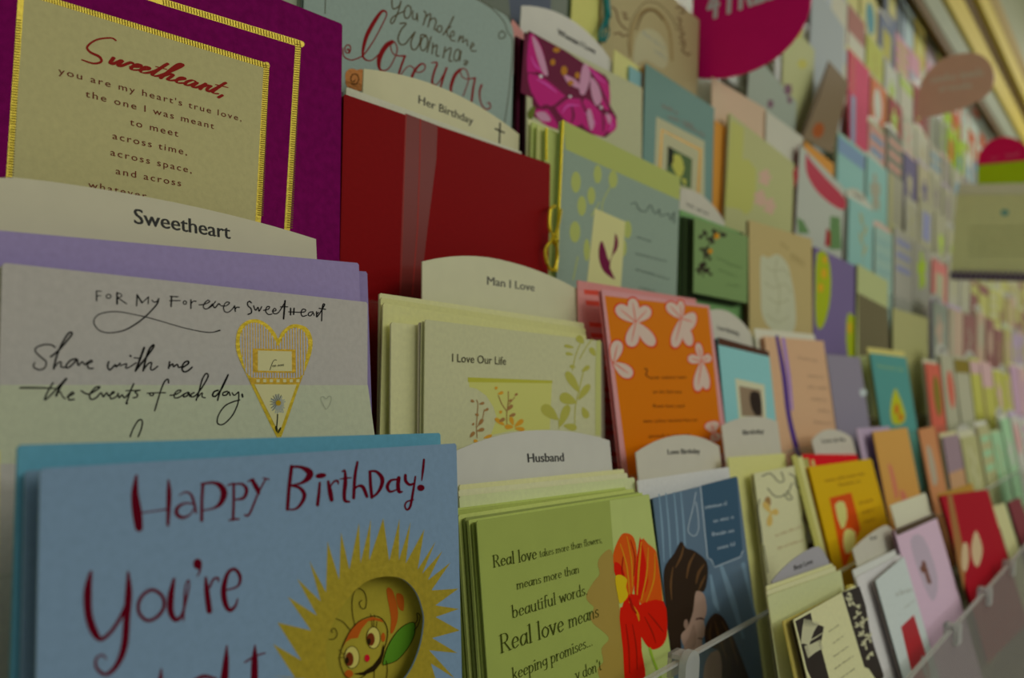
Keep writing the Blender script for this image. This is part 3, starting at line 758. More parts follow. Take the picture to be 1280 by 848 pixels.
for d, w in (('390,115 350,90 270,90 200,120 195,160 250,215 300,260 285,320 230,340 175,310 185,270', 11), ('345,210 420,150 500,60 560,-20 530,-30 480,40 430,140 395,240 375,330', 14), ('380,320 420,270 450,265 450,310 500,315', 11), ('600,230 545,245 500,300 520,320 570,280 610,235 615,290', 13),
             ('630,295 660,260 690,290 710,265', 11), ('700,285 760,260 745,245 715,280 725,325 770,325', 11), ('925,260 915,310 940,340 990,290 1000,310 1040,275', 13), ('1040,300 1105,280 1095,320 1130,315 1200,270', 10), ('1140,198 1148,205', 14), ('1280,120 1240,230 1195,350', 17), ('1180,220 1250,225', 9),
             ('370,470 320,550 285,640 350,590 430,500 500,430', 12), ('500,430 440,510 400,600', 18), ('400,590 440,560 460,600 490,630', 10), ('510,610 575,580 560,565 525,600 530,640 580,635', 12), ('650,550 690,575', 12), ('700,580 740,580 820,530 835,510 790,520 735,590 750,635 800,620 850,570 870,610 905,570 920,600', 12),
             ('920,600 980,570 965,560 940,600 950,630 1000,610 1020,575', 11), ('1020,575 1030,620 1060,590 1085,620 1140,560', 11), ('1175,480 1140,560 1100,680', 12), ('1100,550 1240,545', 10), ('1230,545 1190,560 1215,590 1200,615 1170,620', 11)): a.line(d, w)
a.poly(ell(1105, 675, 13, 12))
a.line('40,520,14 200,520,14 420,528,8')
crop(160, 440, 8)
for d, w in (('75,190 130,120 200,30 255,-50 250,-68 215,-30 180,60 150,190', 14), ('150,185 200,120 235,110 225,170 250,180 295,145', 11), ('415,100 405,165', 12), ('410,150 445,120 455,150 490,125 505,155 530,150', 11), ('540,160 600,120 600,95 565,105 540,150 550,195 590,195 640,155', 13),
             ('190,415 280,410 375,410', 9), ('405,310 400,275 370,290 340,350 310,440 265,590', 11), ('420,435 480,425 530,390 500,385 465,420 465,460 510,455 560,420', 10), ('600,405 560,425 555,450 590,440 610,410 615,445', 12), ('660,410 635,420 630,450 670,440 730,370 790,270 800,230 775,220 740,280 710,390 680,485', 11),
             ('690,460 740,410 740,450 770,460', 10), ('900,385 860,400 845,440 880,440 940,360 1000,230', 13), ('1000,230 940,350 910,430 895,485', 12), ('990,395 950,410 950,435 985,430 1005,400 1020,435', 11), ('1040,410 1060,435 1095,410 1105,405 1105,470 1090,540 1040,640 960,720 905,725 890,690 910,620 970,540 1050,500 1115,482', 10), ('1140,425 1145,450', 14),
             ('20,848 50,770 100,690 135,682 142,720 125,790 100,848', 11)): a.line(d, w)
a.line(ell(235, 425, 20, 14, n=10), 10, 0, True)
a.done('verse_handwriting', mat('#0e0d0c', 'ink'), r, 'black handwritten verse')
crop(280, 390, 5.3)
a = Art(fs, 0, 4)
a.poly('363,827 340,815 165,455 90,290 77,200 95,110 150,60 220,50 290,85 338,140 358,178 380,135 430,92 480,82 550,108 584,180 580,260 552,350 500,480 384,815', 4)
a.done('heart_foil', mat('#a1861c', 'foil'), r, 'gold foil heart')
a = Art(fs, 0, 5)
inn = cat(P('104,210 115,130 160,82 220,74 280,110 332,180 358,228 382,180 422,125 470,106 525,128 555,190 552,250 532,340 496,435 187,437 125,320'), True, 3)
a.poly(inn).done('heart_field', mat('#878a94', 'ink'), r)
a = Art(fs, 0, 6)
x = 118
while x < 556:
    ys = sorted(p0[1] + (p1[1] - p0[1]) * (x - p0[0]) / (p1[0] - p0[0]) for p0, p1 in zip(inn, inn[1:] + inn[:1]) if (p0[0] - x) * (p1[0] - x) < 0)
    if len(ys) >= 2: a.line([(x, ys[0]), (x + 4, ys[-1])], 7.5, 0)
    x += 17.5
a.poly('192,243 466,250 468,405 196,402').poly('165,437 515,440 500,480 178,478')
a.done('heart_stripes', mat('#94771c', 'foil'), r)
a = Art(fs, 0, 7)
a.poly('222,256 446,263 448,394 222,390').poly('199,480 478,482 372,780 350,780')
for i in range(7): a.poly([(213 + i * 44, 447), (234 + i * 44, 447), (234 + i * 44, 467), (213 + i * 44, 467)])
a.done('cream_panels', mat('#a39c74', 'ink'), r)
a = Art(fs, 0, 8)
for i in range(26):
    an = i / 26 * 6.28; L = random.uniform(40, 66)
    a.line([(355 + 10 * math.cos(an), 610 + 10 * math.sin(an)), (355 + L * .8 * math.cos(an), 610 + L * math.sin(an))], 7, 0)
a.line('340,655 360,640 385,650 390,668 370,660 350,672', 5)
a.done('pressed_flower', mat('#7c8078', 'ink'), r)
a = Art(fs, 0, 9)
for i in range(9):
    an = 2.2 + i / 9 * 3.4; a.line([(352, 605), (352 + 52 * math.cos(an), 605 + 60 * math.sin(an))], 3, 0)
a.line('352,680 350,720 345,775', 8).poly(petal(350, 800, 342, 755, 14)).poly(petal(355, 805, 374, 765, 12))
a.line('302,385 315,345 330,320 345,320', 4).squiggle((318, 360), (395, 352), 18, 4, 12)
a.done('flower_stem_and_word', mat('#25281c', 'ink'), r)
a = Art(fs, 0, 10)
a.poly(ell(357, 604, 18, 18)).done('flower_centre', mat('#8a6f10', 'ink'), r)
a = Art(fs, 0, 11)
a.line('676,645 648,600 640,570 655,560 674,578 692,558 708,568 704,600', 3, closed=True).done('embossed_heart', mat('#7c7f72', 'ink'), r)

# ================================================================ tier 2: I Love Our Life
crop(0, 0, 1)
tab(2, (528, 327), (622, 324), (725, 363.5), 'Man I Love', (609, 356), (668, 364.5), 10.5, label='cream divider card lettered Man I Love in front of the red card', color='#9a9a80', ink='#4c4c44', bold=.012)
flat(2, (474.5, 366.5), (730, 404), '#a8a878', 'tall pale yellow envelope, rearmost behind the I Love Our Life card', off=-.0125)
flat(2, (476, 372), (732, 411), '#9c9c6c', 'pale yellow envelope, middle of three behind the I Love Our Life card', off=-.0105)
flat(2, (479, 379), (733, 419), '#a4a370', 'pale yellow envelope with a curled flap behind the I Love Our Life card', off=-.0085)
flat(2, (489, 403), (742, 428), '#a3a17a', 'speckled cream card, third back from the I Love Our Life card', off=-.0055, cname='greeting card', name='greeting_card')
flat(2, (524, 403), (755, 428), '#847f70', 'grey edged card touching the back of the I Love Our Life card', off=-.0028, cname='greeting card', name='greeting_card')
il = card(2, (531.5, 399.5), (751, 426.4), '#959677', 'speckled sage card lettered I Love Our Life with golden leaf sprays', BL=(527, 545), off=.0005, back='#8f9070')
r = il.root
crop(560, 410, 5.655)
a = Art(il, 0, 1)
a.poly('145,355 735,375 720,720 440,730 300,760 345,640 320,560 270,480 200,430 150,420').done('leaf_panel', mat('#999a58', 'ink'), r)
a = Art(il, 0, 2)
a.poly('140,350 738,373 737,392 140,384').done('olive_bar', mat('#8a8a30', 'ink'), r)
a = Art(il, 0, 3)
for q in ((930, 460, 835, 310, 60), (905, 530, 790, 480, 80), (775, 650, 665, 550, 80), (790, 700, 850, 545, 60), (920, 510, 1000, 400, 50), (950, 560, 985, 640, 50), (815, 690, 910, 710, 50), (960, 110, 910, 60, 50), (1040, 200, 1005, 140, 40), (890, 140, 820, 125, 24), (885, 190, 830, 180, 24), (945, 310, 1000, 270, 34), (900, 280, 860, 270, 26)): a.poly(petal(*q))
for d in ('895,690 900,560 930,420 960,300', '880,300 900,200 935,110', '930,220 980,130 1020,80', '785,710 780,650 760,620'): a.line(d, 7)
a.done('golden_leaf_spray', mat('#86853c', 'ink'), r)
a = Art(il, 0, 4)
a.poly('1050,90 1078,88 1079,95 1079,760 1040,760 1040,300').done('olive_right_edge', mat('#8e925a', 'ink'), r)
a = Art(il, 0, 5)
for q in ((400, 690, 330, 640, 30), (460, 700, 400, 700, 34), (470, 700, 530, 650, 34), (470, 710, 540, 720, 30), (460, 690, 440, 630, 30), (350, 420, 330, 430, 22), (250, 780, 310, 760, 24), (210, 800, 180, 800, 24), (350, 470, 390, 455, 22), (360, 590, 380, 600, 24)): a.poly(petal(*q))
a.done('amber_leaves', mat('#a07422', 'ink'), r)
a = Art(il, 0, 6)
for q in ((415, 585, 455, 545, 26), (360, 665, 400, 640, 26), (430, 625, 475, 610, 24), (205, 730, 255, 715, 26), (155, 775, 185, 735, 26), (215, 690, 245, 645, 26), (185, 525, 160, 512, 20), (220, 540, 255, 530, 20), (190, 610, 215, 620, 20), (470, 480, 490, 465, 18), (430, 520, 450, 510, 20), (255, 590, 285, 570, 18), (180, 670, 175, 690, 16)): a.poly(petal(*q))
for d in ('205,780 200,700 205,620 210,540 200,510', '205,700 240,650 255,580', '415,680 415,600 425,520 425,450', '415,590 380,540 355,480', '430,540 470,490'): a.line(d, 5)
a.done('rust_leaves', mat('#7a5a35', 'ink'), r)
a = Art(il, 0, 7)
a.text('I Love Our Life', (28, 240), (408, 262), 10.5, -.006)
a.done('title_lettering', mat('#2f2c20', 'ink'), r)

# ================================================================ tier 2: orange flower card
crop(0, 0, 1)
oe = flat(2, (722, 350.5), (870, 374), '#bb6d6a', 'pink envelope edged with red stripes behind the orange flower card', BL=(762, 585), off=-.0148, ang=5)
a = Art(oe, 0, 1)
for i in range(17):
    y = 362 + i * 13.5; x = 728 + (y - 351) * .155
    if i % 3 != 2: a.poly([(x, y), (x + 34, y + 3), (x + 35, y + 9), (x + 1, y + 6)])
a.done('red_stripes', mat('#b03a2c', 'ink'), oe.root)
orr = card(2, (752, 361.6), (887, 382), '#bd7274', 'orange card with pink daisy flowers and pink edges', BL=(783, 585), off=.0, back='#a85f5f')
r = orr.root
crop(720, 340, 3.26)
a = Art(orr, 0, 1)
a.poly('117,97 538,146 600,740 240,845 215,845').done('orange_field', mat('#c05800', 'ink'), r)
fl = [(243, 205, [(165, 140, 55), (228, 108, 45), (298, 145, 55), (222, 305, 55), (318, 300, 50)]), (430, 190, [(372, 128, 45), (425, 118, 28), (488, 208, 75), (400, 308, 45), (466, 302, 42)]), (512, 365, [(495, 290, 28), (456, 350, 36), (550, 345, 34), (494, 486, 42), (534, 480, 36)]), (152, 370, [(172, 280, 50), (228, 425, 52)]), (560, 655, [(550, 610, 60), (575, 690, 50)])]
a = Art(orr, 0, 2)
for cx, cy, ps in fl:
    for tx, ty, w in ps: a.poly(petal(cx - (tx - cx) * .05, cy - (ty - cy) * .05, tx + (tx - cx) * .08, ty + (ty - cy) * .08, w + 10))
a.done('petal_outlines', mat('#c0300f', 'ink'), r)
a = Art(orr, 0, 3)
for cx, cy, ps in fl:
    for tx, ty, w in ps: a.poly(petal(cx, cy, tx, ty, w))
a.done('pink_petals', mat('#c88f84', 'ink'), r)
a = Art(orr, 0, 4)
for cx, cy, ps in fl:
    for tx, ty, w in ps[:4]: a.line([(cx, cy, 5), ((cx + tx) / 2, (cy + ty) / 2, 5), (tx * .8 + cx * .2, ty * .8 + cy * .2, 2)], smooth=0)
a.done('petal_veins', mat('#bb5548', 'ink'), r)
a = Art(orr, 0, 5)
for x0, y0, x1, y1 in ((300, 432, 450, 430), (312, 490, 430, 490), (312, 548, 442, 548), (275, 610, 495, 604), (295, 672, 465, 664)): a.squiggle((x0, y0), (x1, y1), 14, 6, 9)
a.line('280,395,6 290,400,5 285,420,6 300,432,4').done('verse_print', mat('#5d2c05', 'ink'), r)

# ================================================================ tier 2 onward
crop(0, 0, 1)
tab(2, (888, 388), (919, 395), (948, 431), 'Love Birthday', (897, 412), (924, 420), 5.5, label='white divider card lettered Love Birthday above the turquoise photo card', bold=.02, off=-.012)
flat(2, (888, 424), (893, 425), '#2c3a3c', 'dark teal card edge between the orange flower card and the turquoise card', BR=(906, 575), off=-.0045, cname='greeting card', name='greeting_card')
tq = card(2, (897, 421.5), (961, 439.5), '#69989a', 'turquoise card with a brown top band and a small framed photograph', BL=(911, 570), off=.0, back='#223034')
r = tq.root
a = Art(tq, 0, 1); a.poly('897.2,421.6 961,439.6 961.6,446 897.8,431').done('brown_band', mat('#3c2418', 'ink'), r)
a = Art(tq, 0, 2); crop(880, 400, 4.24); a.poly('165,310 320,345 330,540 185,530').done('photo_mount', mat('#9c9d84', 'ink'), r)
a = Art(tq, 0, 3); a.poly('185,350 300,372 312,515 200,510').done('photo_print', mat('#6f5f4c', 'ink'), r)
a = Art(tq, 0, 4); a.poly('245,385 295,390 305,500 270,505 245,450', 2).done('dark_figure_print', mat('#231a14', 'ink'), r)
crop(0, 0, 1)
flat(2, (943, 410.5), (1018, 418.5), '#a3a090', 'white envelope behind the peach card with the purple ribbon', off=-.0095)
pr = card(2, (955, 420.5), (1029.5, 426.5), '#a68366', 'peach card with a purple ribbon down its left side', BL=(990, 565), off=-.0045, back='#957058')
r = pr.root
a = Art(pr, 0, 1)
a.line([(971, 421, 4), (980, 470, 6), (986, 520, 6), (998, 570, 7), (1003, 590, 7)], smooth=4).done('purple_ribbon', mat('#361866', 'gloss'), r, 'dark purple satin ribbon')
a = Art(pr, 0, 2)
a.line([(979, 424, 4), (986, 470, 4), (990, 512, 3)], smooth=4).done('lilac_ribbon', mat('#7a5f9a', 'gloss'), r)
a = Art(pr, 0, 3)
for x0, y0, x1, y1 in ((998, 447, 1022, 452), (1010, 470, 1030, 472), (1010, 484, 1034, 486), (1014, 499, 1034, 501), (1022, 513, 1038, 515), (1018, 528, 1040, 530)): a.squiggle((x0, y0), (x1, y1), 4, 1.3, 2.6)
a.done('faint_verse_print', mat('#7c6350', 'ink'), r)
lv = card(2, (1033, 443), (1075, 447), '#6b6774', 'plain grey lilac card beside the peach ribbon card', BR=(1086, 530), off=-.003, back='#4a4652')
a = Art(lv, 0, 1); a.poly(ell(1079, 491, 4.5, 5)).done('silver_seal', mat('#96a0ac', 'gloss'), lv.root)
flat(2, (1084, 434), (1130, 440), '#a09a5c', 'pale yellow envelope behind the deep teal card', off=-.008)
dt = card(2, (1087.5, 441.5), (1132.5, 447), '#3f7470', 'deep teal card with a yellow and orange tree at its foot', BL=(1112, 532), off=.0, back='#6a7020')
a = Art(dt, 0, 1); a.poly('1117,490 1121,488 1132,518 1128,530 1116,530 1113,512', 2).done('yellow_tree_print', mat('#8f9214', 'ink'), dt.root)
a = Art(dt, 0, 2); a.poly(ell(1121, 512, 3, 7)).poly(ell(1126, 522, 3, 5)).done('orange_fruit_print', mat('#9a5a14', 'ink'), dt.root)
a = Art(dt, 0, 3); a.squiggle((1098, 458), (1130, 463), 5, 2.2, 2.6).done('title_print', mat('#6f8a5c', 'ink'), dt.root)

# ================================================================ tier 3
mg = card(3, (-25, -150), (428, 30), '#57063f', 'magenta velvet card with a cream Sweetheart verse panel and gold braid', BR=(418, 327), off=.002, kind='velvet', back='#8a8a70')
r = mg.root
crop(0, 0, 2.57)
a = Art(mg, 0, 1)
a.poly('72,-28 858,210 828,790 22,690').done('cream_panel', mat('#8f8b63', 'paper'), r, 'cream verse panel')
a = Art(mg, 0, 2)
a.line('75,-26 858,212', 17, 0).line('68,-20 20,700', 20, 0).line('856,208 824,800', 18, 0).line('-60,-185 520,5 968,142', 20, 0).line('958,140 918,800', 18, 0)
a.done('gold_braid', mat('#a38a2c', 'foil'), r, 'gold braid borders')
a = Art(mg, 0, 3)
for p0, p1, q in (((75, -26), (858, 212), 90), ((856, 208), (836, 695), 70), ((520, 5), (968, 142), 50), ((958, 140), (930, 735), 80), ((60, 60), (34, 575), 60)):
    for i in range(q):
        t = (i + .5) / q; x_, y_ = p0[0] + (p1[0] - p0[0]) * t, p0[1] + (p1[1] - p0[1]) * t
        if abs(p1[0] - p0[0]) > abs(p1[1] - p0[1]): a.line([(x_ - 1, y_ - 8), (x_ + 1, y_ + 8)], 3, 0)
        else: a.line([(x_ - 8, y_ - 1), (x_ + 8, y_ + 1)], 3, 0)
a.done('braid_stitch', mat('#5c4c10', 'ink'), r)
a = Art(mg, 0, 4)
a.line('372,130,5 355,122,5 310,128,6 280,150,7 290,168,7 318,182,8 325,198,8 300,204,6 262,192,4')
a.cursive(['0,.85 .12,.1 .3,.1 .55,.9 .62,.1 .8,.1 1.1,.95 1.25,.8 1.4,.75', '1.3,.35 1.7,.6 1.75,.95 1.55,.95 1.4,.45 1.5,.05 1.85,.2 2.1,.45 2.35,.7 2.3,.97 2.1,.9 2,.4 2.15,.05 2.5,.2 2.85,.9 3.05,2.1', '3.0,1.9 2.85,.4 2.95,.05 3.3,.3 3.7,1.4 3.95,2.4 3.8,2.65 3.6,2.1 3.5,.02', '3.52,.4 3.8,.95 4.0,.85 3.95,.1 4.2,.1 4.6,.5 4.85,.8 4.75,.98 4.55,.8 4.5,.3 4.7,.03 5.05,.25', '5.75,.8 5.4,.95 5.15,.5 5.25,.05 5.55,.25 5.8,.85 5.75,.1 6.0,.1 6.25,.6 6.35,1.0', '6.35,1 6.35,.05', '6.36,.5 6.6,.9 6.8,.9', '6.8,.9 6.75,.4 6.9,.05 7.1,.3 7.5,1.9', '7.45,1.8 7.25,.3 7.4,.03 7.7,.15', '7.0,1.25 7.9,1.35', '2.6,1.3 3.3,1.35', '8.05,.1 7.95,-.35'], (345, 203), (712, 308), 10.5, .17)
a.done('script_lettering', mat('#6b150f', 'ink'), r, 'red script word Sweetheart')
a = Art(mg, 0, 5)
for t, p0, p1 in (('you are my heart\'s true love,', (187, 237), (775, 390)), ('the one I was meant', (274, 311), (687, 415)), ('to meet', (417, 402), (572, 440)), ('across time,', (361, 446), (600, 499)), ('across space,', (354, 499), (615, 557)), ('and across', (371, 559), (581, 599)), ('whatever', (283, 603), (470, 640))):
    a.text(t, p0, p1, 8.6, -.004, 1.25)
a.done('verse_lettering', mat('#4d1a12', 'ink'), r, 'small brown-red verse')
crop(0, 0, 1)
for i, c in enumerate(('#504e4c', '#83837a', '#3f3a38')):
    flat(3, (421.5 + i * 2.2, 112 + i), (425 + i * 2.2, 113.5 + i), c, ORD[i] + ' thin card edge from the magenta card towards the red card', off=-.010 + i * .002, cname='greeting card', name='greeting_card', group='card edges beside the red card')
tab(3, (455, 86), (560, 113), (649, 168), 'Her Birthday', (523, 129), (591, 156), 10.5, label='cream divider card lettered Her Birthday above the plain red card', color='#9c9a7c', off=-.015, bold=.008)
tb = bpy.context.scene.objects
flat(3, (433, 108.5), (652, 190), '#9fa18e', 'white envelope just behind the plain red card', off=-.006)
rd = card(3, (430, 117.5), (688, 205), '#620406', 'plain deep red card with a sheer ribbon band', BL=(424, 330), off=.0, back='#4a0406')
r = rd.root
a = Art(rd, 0, 1); crop(410, 200, 3.534)
a.poly('342,-206 484,-152 478,0 440,300 405,600 395,860 300,820 315,590 335,0').done('sheer_ribbon', mat('#5b2420', 'gloss'), r, 'sheer grey ribbon band')
a = Art(rd, 0, 2)
a.line('408,-180 405,0 395,300 372,600', 5, 0).line('345,-200 338,0 320,590', 4, 0).done('ribbon_edge', mat('#7a2824', 'ink'), r)
crop(0, 0, 1)
gs = card(3, (703, 150), (850, 222), '#6c7c70', 'grey-blue and green card with a plum bird picture and a gold cord', BL=(697, 340), off=.0, back='#8a9a60')
r = gs.root
crop(640, 140, 3.532)
a = Art(gs, 0, 1); a.poly('223,36 742,290 740,390 236,165').done('green_band', mat('#838c4c', 'ink'), r)
a = Art(gs, 0, 2)
for e in ((378, 275, 18, 42), (446, 298, 20, 40), (350, 370, 18, 40), (308, 415, 20, 45), (278, 530, 24, 48), (510, 520, 18, 40), (490, 600, 16, 40), (330, 610, 14, 50), (282, 310, 22, 48)): a.poly(ell(*e, n=12))
for d in ('400,470 400,400 440,320', '350,460 385,400', '270,740 290,640'): a.line(d, 5)
a.done('leaf_print', mat('#848d4e', 'ink'), r)
a = Art(gs, 0, 3); a.poly('365,425 500,485 480,780 330,760').done('picture_patch', mat('#a0a070', 'ink'), r)
a = Art(gs, 0, 4)
a.poly('398,570 415,620 430,660 450,590 455,535 468,570 462,610 440,640 432,690 455,740 420,720 395,690 382,640 385,590', 2).done('plum_bird_print', mat('#551030', 'ink'), r)
a = Art(gs, 0, 5)
a.line('525,408,4 545,400,4 560,430,5 590,440,4 610,410,5 630,450,4 650,430,6 655,460,4 690,450,5 700,480,4 715,440,5 715,490,5', smooth=3)
for x0, y0, x1, y1 in ((550, 552, 615, 572), (545, 625, 680, 660), (545, 695, 692, 738), (560, 775, 630, 792)): a.squiggle((x0, y0), (x1, y1), 10, 5, 8)
a.done('verse_print', mat('#3f4a44', 'ink'), r)
crop(0, 0, 1)
# gold cord over the spine with its knotted tassel
def tube(name, pts, rad, m, parent, n=5, sm=4):
    pts = [Vector(p) for p in (cat([tuple(p) for p in pts], False, sm) if sm else pts)]
    V = []; Fc = []
    for i, p in enumerate(pts):
        d = (pts[min(i + 1, len(pts) - 1)] - pts[max(0, i - 1)]).normalized()
        a1 = d.orthogonal().normalized(); a2 = d.cross(a1)
        for j in range(n): V.append(p + (a1 * math.cos(6.283 * j / n) + a2 * math.sin(6.283 * j / n)) * rad)
    for i in range(len(pts) - 1):
        for j in range(n): Fc.append((i * n + j, i * n + (j + 1) % n, (i + 1) * n + (j + 1) % n, (i + 1) * n + j))
    return mesh_obj(name, [tuple(v) for v in V], Fc, m, parent)
def on(s, px, py, z): p = s.loc(px, py, z); return (p.x, p.y, z)
gold = mat('#9c8a14', 'foil')
tube('gold_cord', [on(gs, 703.5, 151, .0012), on(gs, 700.5, 220, .0012), on(gs, 697, 300, .0012), on(gs, 695.5, 340, .0012)], .0010, gold, r)
tube('cord_tassel', [on(gs, x_, y_, z_) for x_, y_, z_ in ((694, 258, .003), (688, 262, .005), (687, 285, .006), (694, 300, .006), (697, 320, .005), (692, 338, .005), (684, 330, .004), (682, 312, .004), (690, 300, .007), (697, 285, .006), (701, 262, .004))], .0011, gold, r)
tube('cord_knot', [on(gs, x_, y_, z_) for x_, y_, z_ in ((691, 296, .006), (695, 300, .008), (692, 303, .006))], .0024, gold, r, 6)
for i, (x_, y_, c) in enumerate(((660, 148, '#a5a57c'), (665, 152, '#8f9a5c'), (672, 156, '#9aa066'), (682, 160, '#8c9858'))):
    flat(3, (x_, y_), (x_ + 140, y_ + 60), c, ORD[i] + ' pale green sheet from the back behind the plum bird card', off=-.012 + i * .0028, group='pale green sheets behind the plum bird card')
tube('gold_cord_behind', [on(gs, 683, 160, -.0026), on(gs, 683, 200, -.0026)], .0008, gold, r)
tab(3, (851, 236), (880, 246), (906, 278), 'Love', (858, 255), (886, 268), 5, label='white divider card above the sage green card with dark blossoms', off=-.012, bold=.02, squig=True)
ge = flat(3, (850, 262), (930, 292), '#5c8050', 'mid green envelope behind the sage green blossom card', off=-.009)
for i in range(3):
    flat(3, (852 + i * 4.5, 270 + i), (918 + i * 5, 294 + i), ['#24301c', '#2c3a22', '#1f2818'][i], ORD[i] + ' dark edged card from the left behind the sage green blossom card', off=-.0070 + i * .0015, cname='greeting card', name='greeting_card', group='dark edged cards in the sage green pocket', h=.066 - .001 * i)
dg = card(3, (868, 272), (935, 296), '#5d7448', 'sage green card with a spray of dark blossoms', BL=(866, 372), off=.0, back='#33421f', h=.062)
r = dg.root
crop(840, 240, 4.24)
a = Art(dg, 0, 1)
random.seed(3)
for cx, cy in ((235, 215), (200, 260), (170, 300), (190, 340), (165, 400), (190, 430), (150, 410), (265, 240), (165, 230)):
    for j in range(4):
        an = random.uniform(0, 6.28); a.poly(petal(cx, cy, cx + 26 * math.cos(an), cy + 30 * math.sin(an), 16))
a.line('250,200 190,290 170,380 165,450', 6).done('dark_blossoms', mat('#211a12', 'ink'), r)
a = Art(dg, 0, 2); a.poly(ell(237, 235, 14, 16)).poly(ell(203, 315, 12, 14)).done('blossom_centres', mat('#9c6a08', 'ink'), r)
a = Art(dg, 0, 3)
for x0, y0, x1, y1 in ((235, 350, 300, 375), (300, 385, 370, 400), (245, 410, 340, 450), (290, 490, 360, 500)): a.squiggle((x0, y0), (x1, y1), 10, 3, 9)
a.done('verse_print', mat('#3f5230', 'ink'), r)
crop(0, 0, 1)
flat(3, (880, 372), (933, 386), '#8a7e5c', 'tan card under the sage green blossom card', off=-.014, cname='greeting card', name='greeting_card')
wrs = card(3, (936, 275), (1015, 299), '#8f8258', 'tan card with a large embossed white rose', BL=(937, 410), off=.0, back='#5c4a30')
r = wrs.root
crop(840, 240, 4.24)
a = Art(wrs, 0, 1)
a.poly('470,345 510,350 560,330 610,380 630,450 650,560 655,700 620,760 540,740 480,660 470,520', 3).done('white_rose', mat('#959880', 'gloss'), r, 'embossed white rose')
a = Art(wrs, 0, 2)
for d in ('500,400 540,420 590,410 620,450', '490,480 540,510 600,490 630,540', '510,560 560,590 620,570', '560,350 545,430 570,520 560,640', '500,650 560,690 620,660'): a.line(d, 5)
a.done('rose_petal_lines', mat('#828468', 'ink'), r)
a = Art(wrs, 0, 3); a.squiggle((575, 270), (615, 300), 24, 4, 9).squiggle((630, 340), (700, 380), 50, 4, 9).done('faint_script', mat('#7a6c44', 'ink'), r)
crop(0, 0, 1)
pp = card(3, (1018, 308), (1070, 333), '#5b5073', 'purple card with bright yellow-green flower bands', BR=(1071, 440), off=-.004, back='#28243a')
r = pp.root
a = Art(pp, 0, 1); a.poly('1021,317 1034,318 1039,350 1036,385 1028,410 1020,405 1019,360', 2).poly('1058,400 1064,392 1074,410 1078,450 1060,450', 2).done('green_flower_band', mat('#7f8c14', 'ink'), r)
a = Art(pp, 0, 2)
for e in ((1030, 342, 4, 7), (1026, 360, 4, 6), (1031, 325, 3, 5), (1062, 410, 3, 8)): a.poly(ell(*e, n=10))
a.done('orange_flower_print', mat('#a5821a', 'ink'), r)
gw = card(3, (1072, 330), (1110, 352), '#8c9468', 'pale green and olive brown card beyond the purple card', BR=(1112, 440), off=-.001, back='#55523a')
a = Art(gw, 0, 1); a.poly('1072,366 1110,386 1112,445 1073,445').done('olive_brown_lower_half', mat('#56513a', 'ink'), gw.root)
gw2 = card(3, (1116, 385), (1160, 398), '#87875c', 'cream olive card with a dark left edge', BR=(1162, 460), off=0, back='#2e2b20')

# ================================================================ tier 4
wn = card(4, (384, -117), (643, 25), '#71807a', 'pale grey-green card with large red script reading love you', BR=(637, 160), off=.002, back='#5e6a64', rnd=.012)
r = wn.root
crop(400, 0, 3.534)
a = Art(wn, 0, 1)
a.line('560,-75 690,-5 760,38 812,95 828,140 850,190 838,380 815,545', 4).line('22,60 24,-10 30,-200', 4, 0).line('806,135 790,150 795,170 815,165 818,148 806,140', 5)
a.done('brown_border_line', mat('#3a3a28', 'ink'), r)
a = Art(wn, 0, 2); a.wm = 1.2
crop(420, 0, 8)
for d, w in (('560,-10 560,60 580,90 630,60 650,10', 11), ('650,10 620,120 570,230 545,220 560,180 620,140 690,110', 11), ('770,110 765,180 800,190 810,130 815,210', 10), ('880,110 900,150 870,250', 11), ('885,190 930,140 945,160 920,270', 11), ('930,210 980,180 1000,220 980,290 1010,300', 11), ('1175,165 1130,260 1070,350', 12),
             ('1150,265 1110,300 1115,360', 10), ('1130,370 1180,350 1170,310 1140,350 1150,400 1190,410', 10), ('640,235 700,235 650,300 620,380 640,440 690,440 740,380 790,320', 12), ('790,320 750,420 760,490 800,490 840,420 850,350 900,355', 12), ('950,370 910,520', 12), ('970,430 960,540', 11), ('965,480 1010,450 1000,550 1030,560', 11), ('1090,470 1070,580', 11), ('1085,520 1150,480 1130,600 1160,610', 11), ('1250,510 1235,610', 11)): a.line(d, w)
for e in ((715, 120, 34, 66, 10), (1035, 290, 24, 34, 10), (880, 435, 34, 74, 12), (1208, 552, 28, 60, 12)): a.line(ell(*e, n=14), 11, 0, True)
crop(520, 40, 8)
for d, w in (('440,40 420,100', 11), ('425,85 470,40 465,105 505,75 515,140', 10), ('540,160 580,130 560,110 545,160 560,190 600,190', 10), ('480,290 510,290 500,330 480,320 520,300', 10)): a.line(d, w)
a.done('brown_hand_lettering', mat('#3d331c', 'ink'), r, 'brown outlined words you make me wanna')
a = Art(wn, 0, 3); a.wm = 1.35
crop(420, 0, 8)
a.line('110,500,10 120,490,10 132,505,10 120,530,8 95,520,8 88,480,8 110,450,9 140,460,9 145,500,7 130,535,6')
a.line('70,480,6 75,560,8 140,600,9 200,590,9 265,560,10')
a.line('265,560,8 300,520,10 380,400,9 460,250,9 505,150,9 490,112,14 450,120,22 380,220,30 310,350,30 275,470,24 268,560,16 300,600,12 350,605,9 400,570,9 435,535,10')
a.line('560,420,30 510,450,36 460,520,36 430,600,34 432,680,20 470,708,12 530,680,9 590,570,9 612,490,9 590,430,9 560,415,12 545,460,8 560,520,8 600,555,9 690,560,14')
a.line('690,560,16 655,650,16 625,745,16').line('650,745,8 700,680,8 745,660,8 790,700,8').line('750,790,20 790,700,20 850,640,14 890,655,10 880,700,9 830,725,9 790,710,9')
a.line('950,630,6 1010,630,14 980,720,16 960,820,16 990,860,12')
crop(520, 40, 8)
